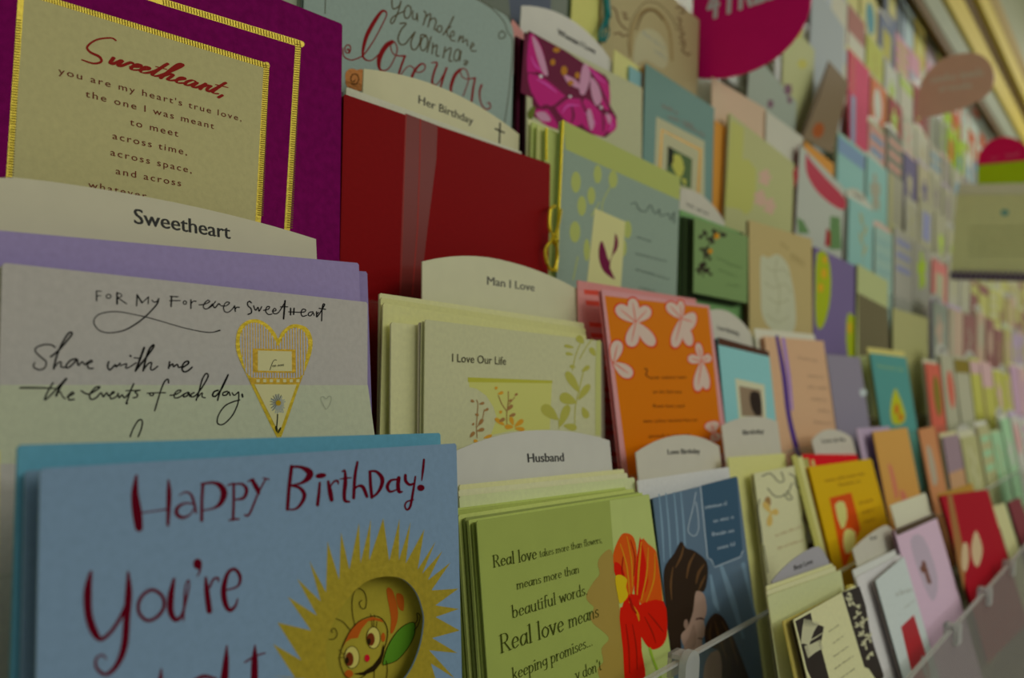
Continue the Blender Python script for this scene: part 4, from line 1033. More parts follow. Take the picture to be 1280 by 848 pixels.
a.line('155,500,14 190,530,9 230,500,8 270,430,8').line('305,360,16 270,460,18 245,555,14').line('460,370,12 430,385,22 385,440,26 350,540,24 350,605,16').line('440,370,8 490,370,8 520,430,8 520,500,8 470,640,8').line('440,385,7 455,440,7 500,470,8 590,460,12').line('590,460,14 570,570,16 555,690,16').line('655,530,16 635,600,14 645,700,10 690,770,10 740,760,10 735,710,9 710,715,8')
a.done('red_script_lettering', mat('#620407', 'ink'), r, 'red script words love you')
a = Art(wn, 0, 4)
crop(420, 0, 8)
a.poly('90,760 110,705 160,685 210,700 285,705 290,900 120,900', 2).done('copper_scroll', mat('#6d4008', 'foil'), r, 'copper scroll ornament')
a = Art(wn, 0, 5)
a.line('150,840 200,840 225,790 205,745 165,745 145,790 165,820 190,800', 12).done('scroll_line', mat('#3c2204', 'ink'), r)
a = Art(wn, 0, 6)
crop(0, 0, 1)
tb = [o for o in SC.objects if o.get('label', '').startswith('cream divider card lettered Her')][0]
# the small cross printed on the Her Birthday divider
class _S: pass
sx = Sheet.__new__(Sheet); sx.mw = tb.matrix_world.copy(); bpy.context.view_layer.update(); sx.mw = tb.matrix_world.copy(); sx.inv = sx.mw.inverted(); sx.o = sx.mw.translation; sx.n = sx.mw.col[2].xyz
a = Art(sx, 0, 2); a.line('625,154 624,180', 2, 0).line('619,161 630,166', 2, 0).done('printed_cross', mat('#1e1e1a', 'ink'), tb)
sc_ = card(4, (300, -190), (402, -105), '#7d8672', 'pale card with thin grey upright stripes behind the magenta card', off=-.002, back='#5e6a64')
a = Art(sc_, 0, 1)
for x_ in (372, 377, 385, 391): a.line([(x_ + 1, -60), (x_ - 1, 60)], 1.6, 0)
a.done('upright_stripes', mat('#4c5448', 'ink'), sc_.root)
flat(4, (641, 24), (657, 44), '#b8706a', 'salmon pink card top between the grey-green script card and the peony card', off=-.0095, cname='greeting card', name='greeting_card')
for i in range(3):
    flat(4, (645 + i * 3.5, 45 + 2 * i), (655 + i * 3.5, 50 + 2 * i), ['#2c0c18', '#5a2038', '#1f0a10'][i], ORD[i] + ' dark maroon card edge from the left behind the peony card', off=-.0075 + i * .0012, cname='greeting card', name='greeting_card', group='maroon card edges beside the peony card')
tab(4, (652, 7), (722, 30), (773, 90), 'Woman I Love', (697, 43), (744, 68), 7.5, label='white divider card lettered Woman I Love above the peony card', color='#94948a', off=-.012, bold=.03)
pe = card(4, (659, 38), (803, 110), '#8d8f72', 'white card filled with a magenta peony photograph', BL=(650, 165), off=.0, back='#3a2028')
r = pe.root
crop(620, 0, 4.24)
a = Art(pe, 0, 1)
a.poly('175,162 250,205 370,270 480,345 580,400 600,430 605,560 640,620 630,690 580,730 500,710 400,670 330,690 250,650 200,620 190,520 130,490 150,200').done('peony_shadow', mat('#4d0a28', 'ink'), r)
a = Art(pe, 0, 2)
for s_ in ('180,180 240,250 270,400 220,380 165,380', '170,390 260,420 350,490 370,520 300,560 230,570 190,500', '200,590 280,580 330,680 250,655', '310,560 380,510 450,530 470,640 400,665', '470,520 560,600 600,640 570,720 500,700 450,640', '600,600 638,640 630,690 590,700', '480,345 560,400 600,460 600,580 560,560 540,440'): a.poly(s_, 3)
a.done('magenta_petals', mat('#90105c', 'ink'), r)
a = Art(pe, 0, 3)
for d in ('175,385,6 240,400,14 300,440,16 370,500,18', '250,560,10 300,570,16 380,515,18 450,520,10', '270,560,14 320,620,26 345,690,10', '450,540,6 480,600,14 500,690,8', '540,440,10 565,500,16 600,570,10', '190,500,8 230,570,14 300,565,10', '350,470,16 400,490,22 470,510,12', '400,560,6 410,610,14 400,650,8', '460,350,8 440,420,18 450,500,16', '560,600,6 570,650,12 565,700,6'): a.line(d)
a.done('petal_shadow_print', mat('#52082c', 'ink'), r)
a = Art(pe, 0, 4)
for d in ('185,300,4 210,350,10 250,375,4', '215,420,5 270,450,12 320,490,5', '350,600,4 380,560,12 440,560,5', '470,600,4 500,620,12 530,660,4', '600,640,4 615,665,10 600,690,4', '500,370,4 540,410,8 580,440,4'): a.line(d)
a.done('petal_glow_print', mat('#b83a86', 'ink'), r)
a = Art(pe, 0, 5)
for s_ in ('190,190 235,250 275,390 250,390 215,300', '455,360 480,340 500,400 470,500 440,480', '500,410 540,450 560,530 530,560 505,500', '210,600 260,595 290,640 240,640', '360,395 430,430 440,470 380,440', '580,600 610,620 600,660', '480,600 500,580 520,660 500,690'): a.poly(s_, 3)
a.done('pale_pink_petals', mat('#9a6f88', 'ink'), r)
a = Art(pe, 0, 6)
for e in ((320, 265, 20, 14), (360, 375, 18, 26), (395, 440, 16, 14), (430, 400, 14, 18), (300, 330, 14, 18)): a.poly(ell(*e, n=10))
a.done('golden_stamens', mat('#8a5c14', 'ink'), r)
a = Art(pe, 0, 7); a.poly(ell(237, 405, 10, 10)).poly(ell(392, 512, 8, 8)).poly(ell(556, 570, 8, 8)).done('dew_beads', mat('#b09ab0', 'gloss'), r)
a = Art(pe, 0, 8); a.poly('165,600 200,560 205,600 180,640', 2).done('green_sepal', mat('#4a5418', 'ink'), r)
crop(0, 0, 1)
flat(4, (768, 62), (806, 88), '#a8a068', 'pale yellow envelope behind the teal framed card', off=-.0095)
flat(4, (787, 82), (803, 92), '#64888a', 'light blue card strip beside the teal framed card', off=-.0075, cname='greeting card', name='greeting_card')
tf = card(4, (807, 79), (893, 135), '#56716b', 'dusty teal card with a gold edged picture frame', BR=(896, 278), off=-.004, back='#8a5a20')
r = tf.root
crop(640, 140, 3.532)
a = Art(tf, 0, 1); a.poly('637,20 850,130 850,480 620,480').done('frame_mount', mat('#8c8c70', 'ink'), r)
a = Art(tf, 0, 2); a.line('650,300 662,80 832,168 820,400', 14, 0).done('gold_frame_line', mat('#a0782c', 'foil'), r)
a = Art(tf, 0, 3); a.poly('688,150 795,208 790,340 680,300').done('garden_picture', mat('#3d5030', 'ink'), r)
a = Art(tf, 0, 4); a.poly('700,200 740,190 760,250 740,290 715,260', 2).poly('745,290 770,300 765,330', 0).done('yellow_figure_print', mat('#8f9040', 'ink'), r)
a = Art(tf, 0, 5); a.poly('688,150 712,165 712,220 690,250', 0).done('dark_trunk_print', mat('#14180c', 'ink'), r)
a = Art(tf, 0, 6)
for x0, y0, x1, y1 in ((660, -30, 730, 5), (690, 20, 800, 60), (760, 55, 850, 105)): a.squiggle((x0, y0), (x1, y1), 20, 4, 12)
a.done('script_print', mat('#6b6058', 'ink'), r)
crop(0, 0, 1)
flat(4, (893, 150), (909, 160), '#a0702c', 'orange brown card edge beside the teal framed card', BL=(896, 270), off=-.006, cname='greeting card', name='greeting_card')
flat(4, (890, 96), (957, 136), '#9c8a74', 'pink-beige envelope behind the pale green blossom card', off=-.010)
gb = card(4, (912, 141), (993, 205), '#8a8d62', 'pale green card with soft pink blossoms', BL=(903, 265), off=.0, back='#9a9a70')
r = gb.root
a = Art(gb, 0, 1); a.poly('914,150 930,160 925,262 906,258').poly('925,200 945,212 940,262 925,262', 2).done('yellow_green_wash', mat('#8c8f4c', 'ink'), r)
a = Art(gb, 0, 2)
for x_, y_ in ((956, 222), (950, 248), (962, 258)):
    for j in range(5):
        an = j * 1.257; a.poly(petal(x_, y_, x_ + 8 * math.cos(an), y_ + 11 * math.sin(an), 7))
a.done('pink_blossoms', mat('#9c8474', 'ink'), r)
flat(4, (958, 138), (1004, 172), '#98998c', 'white divider edge above the white and crimson card', off=-.008)
wc = card(4, (1000, 180), (1056, 236), '#8a8f86', 'white card with a curved crimson ribbon shape and green figures', BL=(989, 280), off=.0, back='#6a3a3c')
r = wc.root
a = Art(wc, 0, 1); a.poly('1008,192 1013,200 1032,222 1056,248 1055,262 1040,256 1020,238 1008,215', 3).done('crimson_curve', mat('#8c2c3c', 'ink'), r)
a = Art(wc, 0, 2); a.poly('1038,270 1050,272 1052,312 1036,312').poly('996,272 1004,276 1012,292 998,292').done('green_print', mat('#4c6a42', 'ink'), r)
a = Art(wc, 0, 3); a.poly('1033,285 1038,290 1038,308 1031,308').poly('991,215 997,205 998,222 993,236').done('red_print', mat('#7c1420', 'ink'), r)
flat(4, (1006, 176), (1042, 205), '#a5702c', 'orange rounded card top above the white and crimson card', off=-.004, cname='greeting card', name='greeting_card')

# ================================================================ tier 5 and the tilted card
gc = card(5, (560, -130), (716, -10), '#33402c', 'dark green and slate photo card above the Woman I Love divider', off=-.004, back='#20281c', kind='gloss')
a = Art(gc, 0, 1); crop(620, 0, 4.24); a.poly('60,-60 290,-60 290,80 240,60 150,30 130,120 85,140').done('slate_water_print', mat('#454c58', 'ink'), gc.root)
crop(0, 0, 1)
ye = flat(5, (717, -42), (760, -8), '#a5a05c', 'pale yellow card beside the teal tassel', off=-.002, cname='greeting card', name='greeting_card')
ar = card(5, (755, -75), (874, 25), '#89815f', 'tan card with an embossed arch doorway and brown scrollwork', BR=(868, 120), off=.001, back='#6e6648')
r = ar.root
crop(740, 0, 8)
a = Art(ar, 0, 1)
a.line('380,560,26 395,330,28 440,190,30 510,110,30 580,90,28 660,120,30 730,210,30 780,340,28 800,600,26').done('arch_relief', mat('#7a6c48', 'ink'), r)
a = Art(ar, 0, 2)
a.line('440,300,16 500,150,18 580,100,20 650,130,18 710,200,16').line('380,560,8 360,400,8 400,200,8 500,50,8 580,20,8 680,50,8 800,180,8 850,300,8', smooth=4).done('arch_shadow_line', mat('#4d3a1e', 'ink'), r)
a = Art(ar, 0, 3)
a.poly('420,640 430,430 470,330 560,285 660,330 730,430 760,600 700,690 540,600', 3).done('arch_inner_panel', mat('#918f72', 'ink'), r)
a = Art(ar, 0, 4); a.squiggle((500, 320), (720, 480), 40, 10, 18).squiggle((620, 500), (740, 590), 30, 10, 18).done('grey_script', mat('#717a78', 'ink'), r)
a = Art(ar, 0, 5)
for d in ('840,80 900,70 920,120 880,130', '850,180 890,200 870,250 900,280', '870,300 920,340 880,370 930,420', '880,430 930,450 900,500 960,550 980,530', '300,130 340,140 320,180 370,190', '220,340 280,330 300,360 350,350', '200,70 240,110 260,200 300,260 350,300'): a.line(d, 14)
a.done('brown_scrollwork', mat('#4f3420', 'ink'), r)
crop(0, 0, 1)
tl_ = mat('#0f5c5e', 'gloss')
tube('tassel_cord', [on(ar, 757, -10, .002), on(ar, 759, 10, .002), on(ar, 760, 22, .003)], .0028, tl_, r)
for i in range(4):
    tube('tassel_strand', [on(ar, 758 + i, 20, .003), on(ar, 754 + i * 2, 30, .004 + .001 * i), on(ar, 749 + i * 4, 42, .003), on(ar, 750 + i * 2, 52, .003)], .0009, tl_, r)
b5 = card(5, (938, 60), (996, 128), '#798378', 'pale grey-blue card with dusky plum flowers', off=.0, BL=(934, 155), back='#3c3428')
a = Art(b5, 0, 1)
for x_, y_, s_ in ((985, 112, 8), (963, 130, 6), (987, 125, 5)):
    for j in range(5):
        an = j * 1.257 + .4; a.poly(petal(x_, y_, x_ + s_ * .7 * math.cos(an), y_ + s_ * math.sin(an), s_ * .6))
a.done('plum_flowers', mat('#58384a', 'ink'), b5.root)
b6 = card(5, (980, 20), (1018, 62), '#8d9168', 'white and lime card with orange and green fruit print', off=-.006, BL=(972, 150), back='#7a7c58')
a = Art(b6, 0, 1); a.poly(ell(1003, 80, 6, 6)).poly(ell(995, 35, 9, 14)).done('orange_and_lime_print', mat('#8c8a30', 'ink'), b6.root)
b7 = card(6, (1016, -24), (1056, 36), '#81898a', 'light slate blue card in an upper tier', off=.0, BR=(1050, 80), back='#7a6a66')
# the brown card that leans out of line
P5, n5 = tier_plane(5, .012)
q = [isect(px, py, P5, n5) for px, py in ((1036, 76), (1061, 104), (1040, 192), (1001, 172))]
o5 = q[3]; uu = (q[2] - q[3]).normalized(); nn = (q[2] - q[3]).cross(q[0] - q[3]).normalized(); yy = nn.cross(uu)
mw = Matrix((uu, yy, nn)).transposed().to_4x4(); mw.translation = o5
root = empty('greeting_card', mw); tag(root, 'brown-grey card tilted to one side with a small rust medallion', 'greeting card')
lw = (q[2] - q[3]).length; lh = (q[0] - q[3]).dot(yy); sh = (q[0] - q[3]).dot(uu)
V = []
for z in (0, -.0012):
    V += [(0, 0, z), (lw, 0, z), (lw + (q[1] - q[2]).dot(uu), (q[1] - q[3]).dot(yy), z), (sh, lh, z)]
mesh_obj('front_leaf', V, [(0, 1, 2, 3), (7, 6, 5, 4), (0, 4, 5, 1), (1, 5, 6, 2), (2, 6, 7, 3), (3, 7, 4, 0)], mat('#625540', 'paper'), root)
sx = Sheet.__new__(Sheet); sx.mw = mw; sx.inv = mw.inverted(); sx.o = o5; sx.n = nn
a = Art(sx, 0, 1); a.poly(ell(1023, 163, 7, 10, 15)).done('rust_medallion', mat('#7a3c0c', 'ink'), root)
a = Art(sx, 0, 2); a.line('1035,80 1024,118 1002,172', 2.2, 0).done('dark_spine', mat('#2c2014', 'ink'), root)
# ================================================================ the many cards further along the rack
random.seed(5)
def X_at(k, px):
    lo, hi = -1.0, 12.0
    for _ in range(50):
        m = (lo + hi) / 2
        if project(Vector((m, DD[k], 1.35 + HH[k])))[0] < px: lo = m
        else: hi = m
    return lo
SEEDS = [tuple(s.split()) for s in '''1060,15 963229
1080,40 8c5a50|1075,75 a53232|1045,40 879196|1095,50 969b3c|1112,60 918c28|1108,12 3c7882|1128,35 5a6478|1130,15 8cafb4|1145,45 9b8c91|1142,65 b97382|1155,40 aaaa5a|1168,65 a5963c|1125,85 969682|1080,125 b43250|1070,105 be5a32|1098,100 969b8c|1122,130 829b28|1145,110 787d87|1055,165 7d9196|1078,170 5a7896|1100,195 64695a|1130,220 55506e|1085,240 699691|1120,160 a57869|1150,155 823232|1170,165 737864|1185,170 82a014|1203,170 a5461e|1215,155 96a596|1150,200 918c6e|1160,230 8c8c78|1120,270 8c8c5f|1142,280 6e7396|1195,210 50788c|1200,235 787369|1065,290 6e918c|1075,340 78968c|1140,350 aa5f5a|1165,310 8caa1e|1185,310 7d7314|1090,360 8c9664|1120,375 87877d|1080,400 5f5a3c|1125,410 8c8c64|1160,400 96826e|1185,400 737d6e|1230,410 78504b|1210,370 96967a|1250,370 969650|1270,410 8e8a50|1165,470 af4b37|1185,480 6e5f14|1210,470 821432|1230,480 a08282|1250,470 96963c|1175,510 961e28|1190,520 b46e46|1200,545 a5a57d|1225,550 8c8c5f|1245,560 78a078|1262,565 96968c|1235,530 c86e6e|1270,500 96788c|1160,580 a07850|1190,590 78646e|1225,575 8c8c5a|1262,605 be6e6e|1275,640 78783c|1240,670 7a7a50|1265,690 5a2a35|1180,800 8a7088|1215,790 6a5a50|1255,770 77705a|1270,450 8a7a90|1110,200 82826e|1170,260 86866c|1155,310 85857a|1200,330 8e8e70|1175,350 90907c|1205,440 8a8a72|1240,440 97806a|1100,10 b0a060|1060,60 9c9c88|1150,170 959580|1185,120 9a9a84|1210,200 9aa08c'''.replace('\n', '|').split('|')]
def soften(h):
    c = [int(h[i:i + 2], 16) for i in (0, 2, 4)]; g = sum(c) / 3
    return '%02x%02x%02x' % tuple(int(v * .82 + g * .18) for v in c)
SEEDS = [(float(a.split(',')[0]), float(a.split(',')[1]), soften(b)) for a, b in SEEDS]
def near(px, py, n=0):
    s = sorted(SEEDS, key=lambda q: (q[0] - px) ** 2 + (q[1] - py) ** 2)
    return s[n][2]
NAMED = {'white': '9a9c92', 'cream': '9a986e', 'pale green': '8a9466', 'olive': '7d7a2c', 'lime': '86a01c', 'teal': '4a8284', 'pale blue': '84989c', 'slate blue': '5a6c84', 'violet': '58527a', 'lilac': '8c7c90', 'pink': 'b4707a', 'crimson': '86142e', 'red': 'a02e2a',
         'coral': 'b2563e', 'orange': 'b8642a', 'yellow': 'a89a24', 'tan': '94795a', 'brown': '6c4c3a', 'taupe': '7a7466', 'grey': '7c7e78', 'dark grey': '4c4c48', 'mint': '7aa07c', 'rose': 'b06060', 'khaki': '8c8a5c', 'blush': 'a08680'}
def cname_of(h):
    c = lin(h)
    return min(NAMED, key=lambda n: sum((math.sqrt(a) - math.sqrt(b)) ** 2 for a, b in zip(c, lin(NAMED[n]))))
TW = {0: 'lowest tier', 1: 'second tier up', 2: 'third tier up', 3: 'fourth tier up', 4: 'fifth tier up', 5: 'sixth tier up', 6: 'seventh tier up', 7: 'eighth tier up', 8: 'ninth tier up', 9: 'tenth tier up', 10: 'topmost tier'}
START = {0: 1286, 1: 1178, 2: 1156, 3: 1166, 4: 1062, 5: 1048, 6: 1062, 7: 1030, 8: 1030, 9: 1050, 10: 1060}
PALE = ['9a9a84', 'a09c78', '9ea095', 'a3a070', '8d8296', '9a9c90', 'a08a80', '8f9a7a']
class Loc:
    def __init__(s, root): s.V = []; s.F = []; s.k = 0
    def add(s, pts, layer=1):
        s.k += 1; b = len(s.V); z = layer * 2e-4 + s.k * 5e-6
        s.V += [(x, y, z) for x, y in pts]; s.F.append(tuple(range(b, b + len(pts))))
def motif(kind, w, h, col, parent):
    L = Loc(None); vis = min(h, .10)
    cx, cy = w * random.uniform(.4, .6), h - vis * random.uniform(.4, .6)
    def pf(cx, cy, r, n, ww):
        for j in range(n):
            a0 = j * 6.283 / n + .5; L.add(petal(cx, cy, cx + r * math.cos(a0), cy + r * math.sin(a0), ww))
    if kind == 'blossom': pf(cx, cy, w * .26, 5, w * .17)
    elif kind == 'pair of blossoms': pf(cx, cy + .014, w * .17, 5, w * .12); pf(cx - w * .14, cy - .022, w * .15, 5, w * .11)
    elif kind == 'panel': L.add([(w * .22, cy - vis * .3), (w * .78, cy - vis * .3), (w * .78, cy + vis * .25), (w * .22, cy + vis * .25)])
    elif kind == 'top band': L.add([(.001, h - vis * .28), (w - .001, h - vis * .28), (w - .001, h - vis * .06), (.001, h - vis * .06)])
    elif kind == 'side stripe': L.add([(w * .08, .005), (w * .3, .005), (w * .3, h - .003), (w * .08, h - .003)])
    elif kind == 'oval': L.add(ell(cx, cy, w * .27, vis * .3))
    elif kind == 'heart': L.add(cat([(cx, cy - .03), (cx - .022, cy), (cx - .014, cy + .018), (cx, cy + .008), (cx + .014, cy + .018), (cx + .022, cy)], True, 3))
    elif kind == 'three stripes':
        for i in range(3): L.add([(w * .12, h - vis * (.25 + .22 * i)), (w * .88, h - vis * (.25 + .22 * i)), (w * .88, h - vis * (.15 + .22 * i)), (w * .12, h - vis * (.15 + .22 * i))])
    elif kind == 'leaf sprig':
        for j in range(4): L.add(petal(cx, cy - .03 + j * .014, cx + .02 * (-1) ** j, cy - .012 + j * .014, .009))
        L.add([(cx - .0008, cy - .045), (cx + .0008, cy - .045), (cx + .0008, cy + .03), (cx - .0008, cy + .03)])
    elif kind == 'lower half': L.add([(.001, .001), (w - .001, .001), (w - .001, h - vis * .45), (.001, h - vis * .45)])
    mesh_obj('printed_' + kind.replace(' ', '_').replace('pair_of_', '').replace('three_', ''), L.V, L.F, mat('#' + col, 'ink'), parent)
MOT = ['blossom', 'panel', 'top band', 'side stripe', 'oval', 'pair of blossoms', 'three stripes', 'leaf sprig', 'heart', 'lower half']
USED = set()
TABV = {}
nfar = 0
for k in range(0, 11):
    x = X_at(k, START[k]); slots = []
    lean = math.radians(LEAN[k])
    while True:
        w = random.choice((.098, .105, .118, .127, .14)) if k < 6 else random.choice((.105, .118, .127))
        top = 1.35 + HH[k] + random.uniform(-.012, .012)
        p = project(Vector((x, DD[k], top))); p2 = project(Vector((x + w, DD[k], top)))
        if p[0] > 1287 or len(slots) > 40: break
        if p2[1] > -25: slots.append((x, w, top, (p[0] + p2[0]) / 2, (p[1] + p2[1]) / 2 + (p2[0] - p[0]) * .5 + 10))
        x += w + random.uniform(.008, .02)
    cols = [near(s[3], s[4], random.choice((0, 0, 0, 1, 2, 3))) for s in slots]
    names = [cname_of('#' + c) for c in cols]
    for i, (x, w, top, px, py) in enumerate(slots):
        nfar += 1
        a0 = lean + random.uniform(-.012, .012); rot = random.uniform(-.010, .010)
        y0 = DD[k] - (top - 1.35 - HH[k]) * math.tan(lean) * -1
        h = (top - BASE[k] - .0028) / math.cos(a0)
        yaxis = Vector((0, math.sin(a0), math.cos(a0))); zax = Vector((0, -math.cos(a0), math.sin(a0)))
        mw = Matrix((Vector((1, 0, 0)), yaxis, zax)).transposed().to_4x4()
        mw.translation = Vector((x, y0 - h * math.sin(a0), top - h * math.cos(a0)))
        mw = mw @ Matrix.Rotation(rot, 4, 'Z')
        pv = names[i - 1] if i else 'manual'; nx = names[i + 1] if i + 1 < len(names) else None
        mc = near(px, py, 1)
        if mc == cols[i] or cname_of('#' + mc) == names[i]: mc = near(px, py, 2)
        mn = cname_of('#' + mc)
        for t in range(40):
            mk = random.choice(MOT) if t < 30 else MOT[t % 10]
            art = '' if mk in ('three stripes',) else 'a '
            where = f'between the {pv} and {nx} cards' if i and nx else (f'beside a {nx} card' if nx else f'after a {pv} card')
            if t > 14 and i and nx: where = f'left of the {nx} card'
            lab = f'{names[i]} card with {art}{mn} {mk} {where}, {TW[k]}'
            if lab not in USED and (names[i], mn, mk, k) not in USED and len(lab.split()) <= 16: break
        USED.add(lab); USED.add((names[i], mn, mk, k))
        lab = ' '.join(lab.split())
        V, Fc = leaf_mesh(w, h, .0012)
        big = p2[0] - p[0]
        root = mesh_obj('greeting_card', V, Fc, mat('#' + cols[i], 'paper'), None, mw)
        tag(root, lab, 'greeting card', 'cards in the ' + TW[k])
        motif(mk, w, h, mc, root)
        # further copies in the same pocket
        nb = (1 if random.random() < .5 else 2) if big > 34 else (1 if big > 22 and random.random() < .4 and k < 6 else 0)
        for j in range(nb):
            V, Fc = leaf_mesh(w, h, .0011)
            o = mesh_obj('greeting_card', V, Fc, mat('#' + cols[i], 'paper'), None, mw @ Matrix.Translation((-.0008 * (j + 1), 0, -.0026 * (j + 1) - .0005)))
            tag(o, f'{("first", "second")[j]} spare {names[i]} card behind the {names[i]} {mn} {mk} card, {TW[k]}', 'greeting card', f'spare copies of the {names[i]} {mn} {mk} card in the {TW[k]}')
        zb = -.0026 * nb - .002
        if random.random() < .75:
            ec = random.choice(PALE); eh = h + random.uniform(.003, .009)
            V, Fc = leaf_mesh(w + .002, eh, .0012)
            o = mesh_obj('envelope', V, Fc, mat('#' + ec), None, mw @ Matrix.Translation((-.001, 0, zb - .001)))
            en = cname_of('#' + ec)
            tag(o, f'{en} envelope behind the {names[i]} {mn} {mk} card, {TW[k]}', 'envelope', f'envelopes behind the {names[i]} {mn} {mk} card in the {TW[k]}')
        if random.random() < .42 and k < 10:
            th = h + random.uniform(.014, .022); tw = w + .003
            pts = [(0, 0), (tw, 0), (tw, th - .012)] + [(tw * (1 - j / 8), th - .012 * (2 * j / 8 - 1) ** 2) for j in range(1, 8)] + [(0, th - .012)]
            m = len(pts)
            V = [(a_, b_, 0) for a_, b_ in pts] + [(a_, b_, -.0007) for a_, b_ in pts]
            Fc = [tuple(range(m)), tuple(range(2 * m - 1, m - 1, -1))] + [(q_, q_ + m, (q_ + 1) % m + m, (q_ + 1) % m) for q_ in range(m)]
            o = mesh_obj('divider_card', V, Fc, mat('#94958a', 'gloss'), None, mw @ Matrix.Translation((-.0015, 0, zb - .0035)))
            tag(o, f'white arched divider behind the {names[i]} {mn} {mk} card, {TW[k]}', 'divider card', f'divider behind the {names[i]} {mn} {mk} card in the {TW[k]}')
            L = Loc(None)
            for j in range(5):
                L.add([(tw * (.34 + .07 * j), th - .0125), (tw * (.34 + .07 * j) + .006, th - .0125), (tw * (.34 + .07 * j) + .005, th - .0085), (tw * (.34 + .07 * j), th - .008)])
            mesh_obj('lettering', L.V, L.F, mat('#4a4a46', 'ink'), o)
print('far cards', nfar)

clear = clearmat('clear_acrylic', (.97, .98, .97), .012, .06)
# ================================================================ projecting signs
def board(name, pts, X, color, label, t=.003, kind='gloss', parent=None, dx=0.0):
    Pq = Vector((X, 0, 0)); N = Vector((-1, 0, 0))
    q = [isect(px, py, Pq, N) for px, py in pts]
    base = Vector((X, sum(p.y for p in q) / len(q), min(p.z for p in q)))
    V = [(-dx, p.y - base.y, p.z - base.z) for p in q] + [(-dx + t, p.y - base.y, p.z - base.z) for p in q]
    m = len(q); tri = tessellate_polygon([[Vector((p.y, p.z, 0)) for p in q]])
    Fc = [tuple(x) for x in tri] + [tuple(i + m for i in reversed(x)) for x in tri] + [(i, i + m, (i + 1) % m + m, (i + 1) % m) for i in range(m)]
    if parent is None:
        o = mesh_obj(name, V, Fc, mat(color, kind), None, Matrix.Translation(base)); tag(o, label, 'sign')
        o['bx'] = 0; return o, base
    off = base - parent[1]
    o = mesh_obj(name, [(v[0], v[1] + off.y, v[2] + off.z) for v in V], Fc, mat(color, kind), parent[0])
    return o, base
class XArt(Art):
    """Print on a board that faces along the rack."""
    def __init__(s, root, base, layer=1):
        s.V = []; s.F = []; s.k = 0; s.layer = layer; s.z = 0; s.G = []
        sh = Sheet.__new__(Sheet)
        sh.mw = Matrix(((0, 0, -1, base.x), (-1, 0, 0, base.y), (0, 1, 0, base.z), (0, 0, 0, 1)))
        sh.inv = sh.mw.inverted(); sh.o = base; sh.n = Vector((-1, 0, 0)); s.s = sh; s.root = root
    def xf(s, V): return [(-z - .0003, -x, y) for x, y, z in V]
Xa = isect(874, 25, *tier_plane(5)).x + .012
s1 = board('oval_sign', [q_ if q_[0] > 866 else (866 - q_[1] * .03, q_[1]) for q_ in ell(893, -8, 122, 106, -8, 40)], Xa, '#a80852', 'large magenta oval sign lettered FREE hanging out over the upper cards', t=.002)
a = XArt(*s1); a.text('4 FREE', (884, 27), (972, -3), 42, .02); a.done('lettering', mat('#b89a9c', 'ink'), s1[0])
V, Fc = boxvf(-.001, .003, -.02, .05, .01, .022); 
Xb = X_at(7, 1166) * .72
s2 = board('oval_sign', cat([(1140 + x / 8.48, 60 + y / 8.48) for x, y in P('45,690 60,500 130,300 300,130 500,60 700,62 820,150 870,280 850,420 750,530 600,610 400,680 200,725 90,735')], True, 3), Xb, '#a4806c', 'peach coloured oval sign with two lines of pale lettering near the top of the rack', t=.003)
a = XArt(*s2); a.squiggle((1163, 101), (1229, 91), 9, 2, 3); a.squiggle((1174, 112), (1214, 107), 8, 2, 3); a.done('lettering', mat('#bcb092', 'ink'), s2[0])
Xc = 1.68
s3 = board('header_board', [(1196, 243), (1340, 243), (1340, 350), (1188, 340)], Xc, '#9ea274', 'pale green header board topped by a magenta and green dome', t=.02)
board('white_top_strip', [(1199, 231), (1340, 227), (1340, 243), (1196, 243.5)], Xc, '#aeae88', '', parent=s3, t=.02)
board('green_band', [(1222, 207), (1340, 195), (1340, 226), (1275, 229), (1222, 229.5)], Xc, '#7e9608', '', parent=s3, t=.01)
board('magenta_dome', cat([(1221, 206), (1226, 189), (1238, 176), (1256, 171), (1274, 176), (1290, 190), (1297, 199)], False, 3), Xc, '#a8083e', '', parent=s3, t=.01)
board('dark_toothed_strip', [(1188, 341), (1340, 345), (1340, 353), (1188, 349)], Xc, '#281d2c', '', parent=s3, t=.02, dx=.004)
for i in range(15):
    board('strip_tooth', [(1191 + i * 6.2, 338 + i * .15), (1194 + i * 6.2, 338 + i * .15), (1194 + i * 6.2, 350 + i * .15), (1191 + i * 6.2, 350 + i * .15)], Xc, '#5c5260', '', parent=s3, t=.004, dx=.008)
a = XArt(s3[0], s3[1], 1)
a.poly(ell(1256, 266, 5, 4)).done('teal_emblem', mat('#4a7870', 'ink'), s3[0])
a = XArt(s3[0], s3[1], 1)
for i in range(6): a.squiggle((1212, 284 + i * 7), (1300, 284 + i * 7), 3, 1, 3)
a.done('faint_print', mat('#74784e', 'ink'), s3[0])
a = XArt(s3[0], s3[1], 60)
a.squiggle((1238, 199), (1248, 197), 4, 1.6, 3).squiggle((1258, 196), (1274, 193), 6, 1.8, 3).done('dome_lettering', mat('#a04a62', 'ink'), s3[0])
# a short arm clips each board to a tier's lip
for (X, px, py, kk, nm) in ((Xa, 869, 30, 6, 'magenta oval'), (Xb, 1146, 140, 5, 'peach oval'), (Xc, 1192, 320, 4, 'green header')):
    p = isect(px, py, Vector((X, 0, 0)), Vector((-1, 0, 0)))
    kk = min(SL, key=lambda q: abs(LIPZ[q] - p.z))
    if p.y > LIPY[kk] - .01: continue        # the board itself already touches the lip
    V, Fc = boxvf(X + .0035 if X != Xc else X + .021, X + .0065 if X != Xc else X + .024, p.y, max(LIPY[kk] - .0015, p.y + .006), LIPZ[kk] - .004, LIPZ[kk] + .0035)
    o = mesh_obj('sign_bracket', V, Fc, clear); tag(o, f'thin clear bracket behind the {nm} sign', 'bracket')

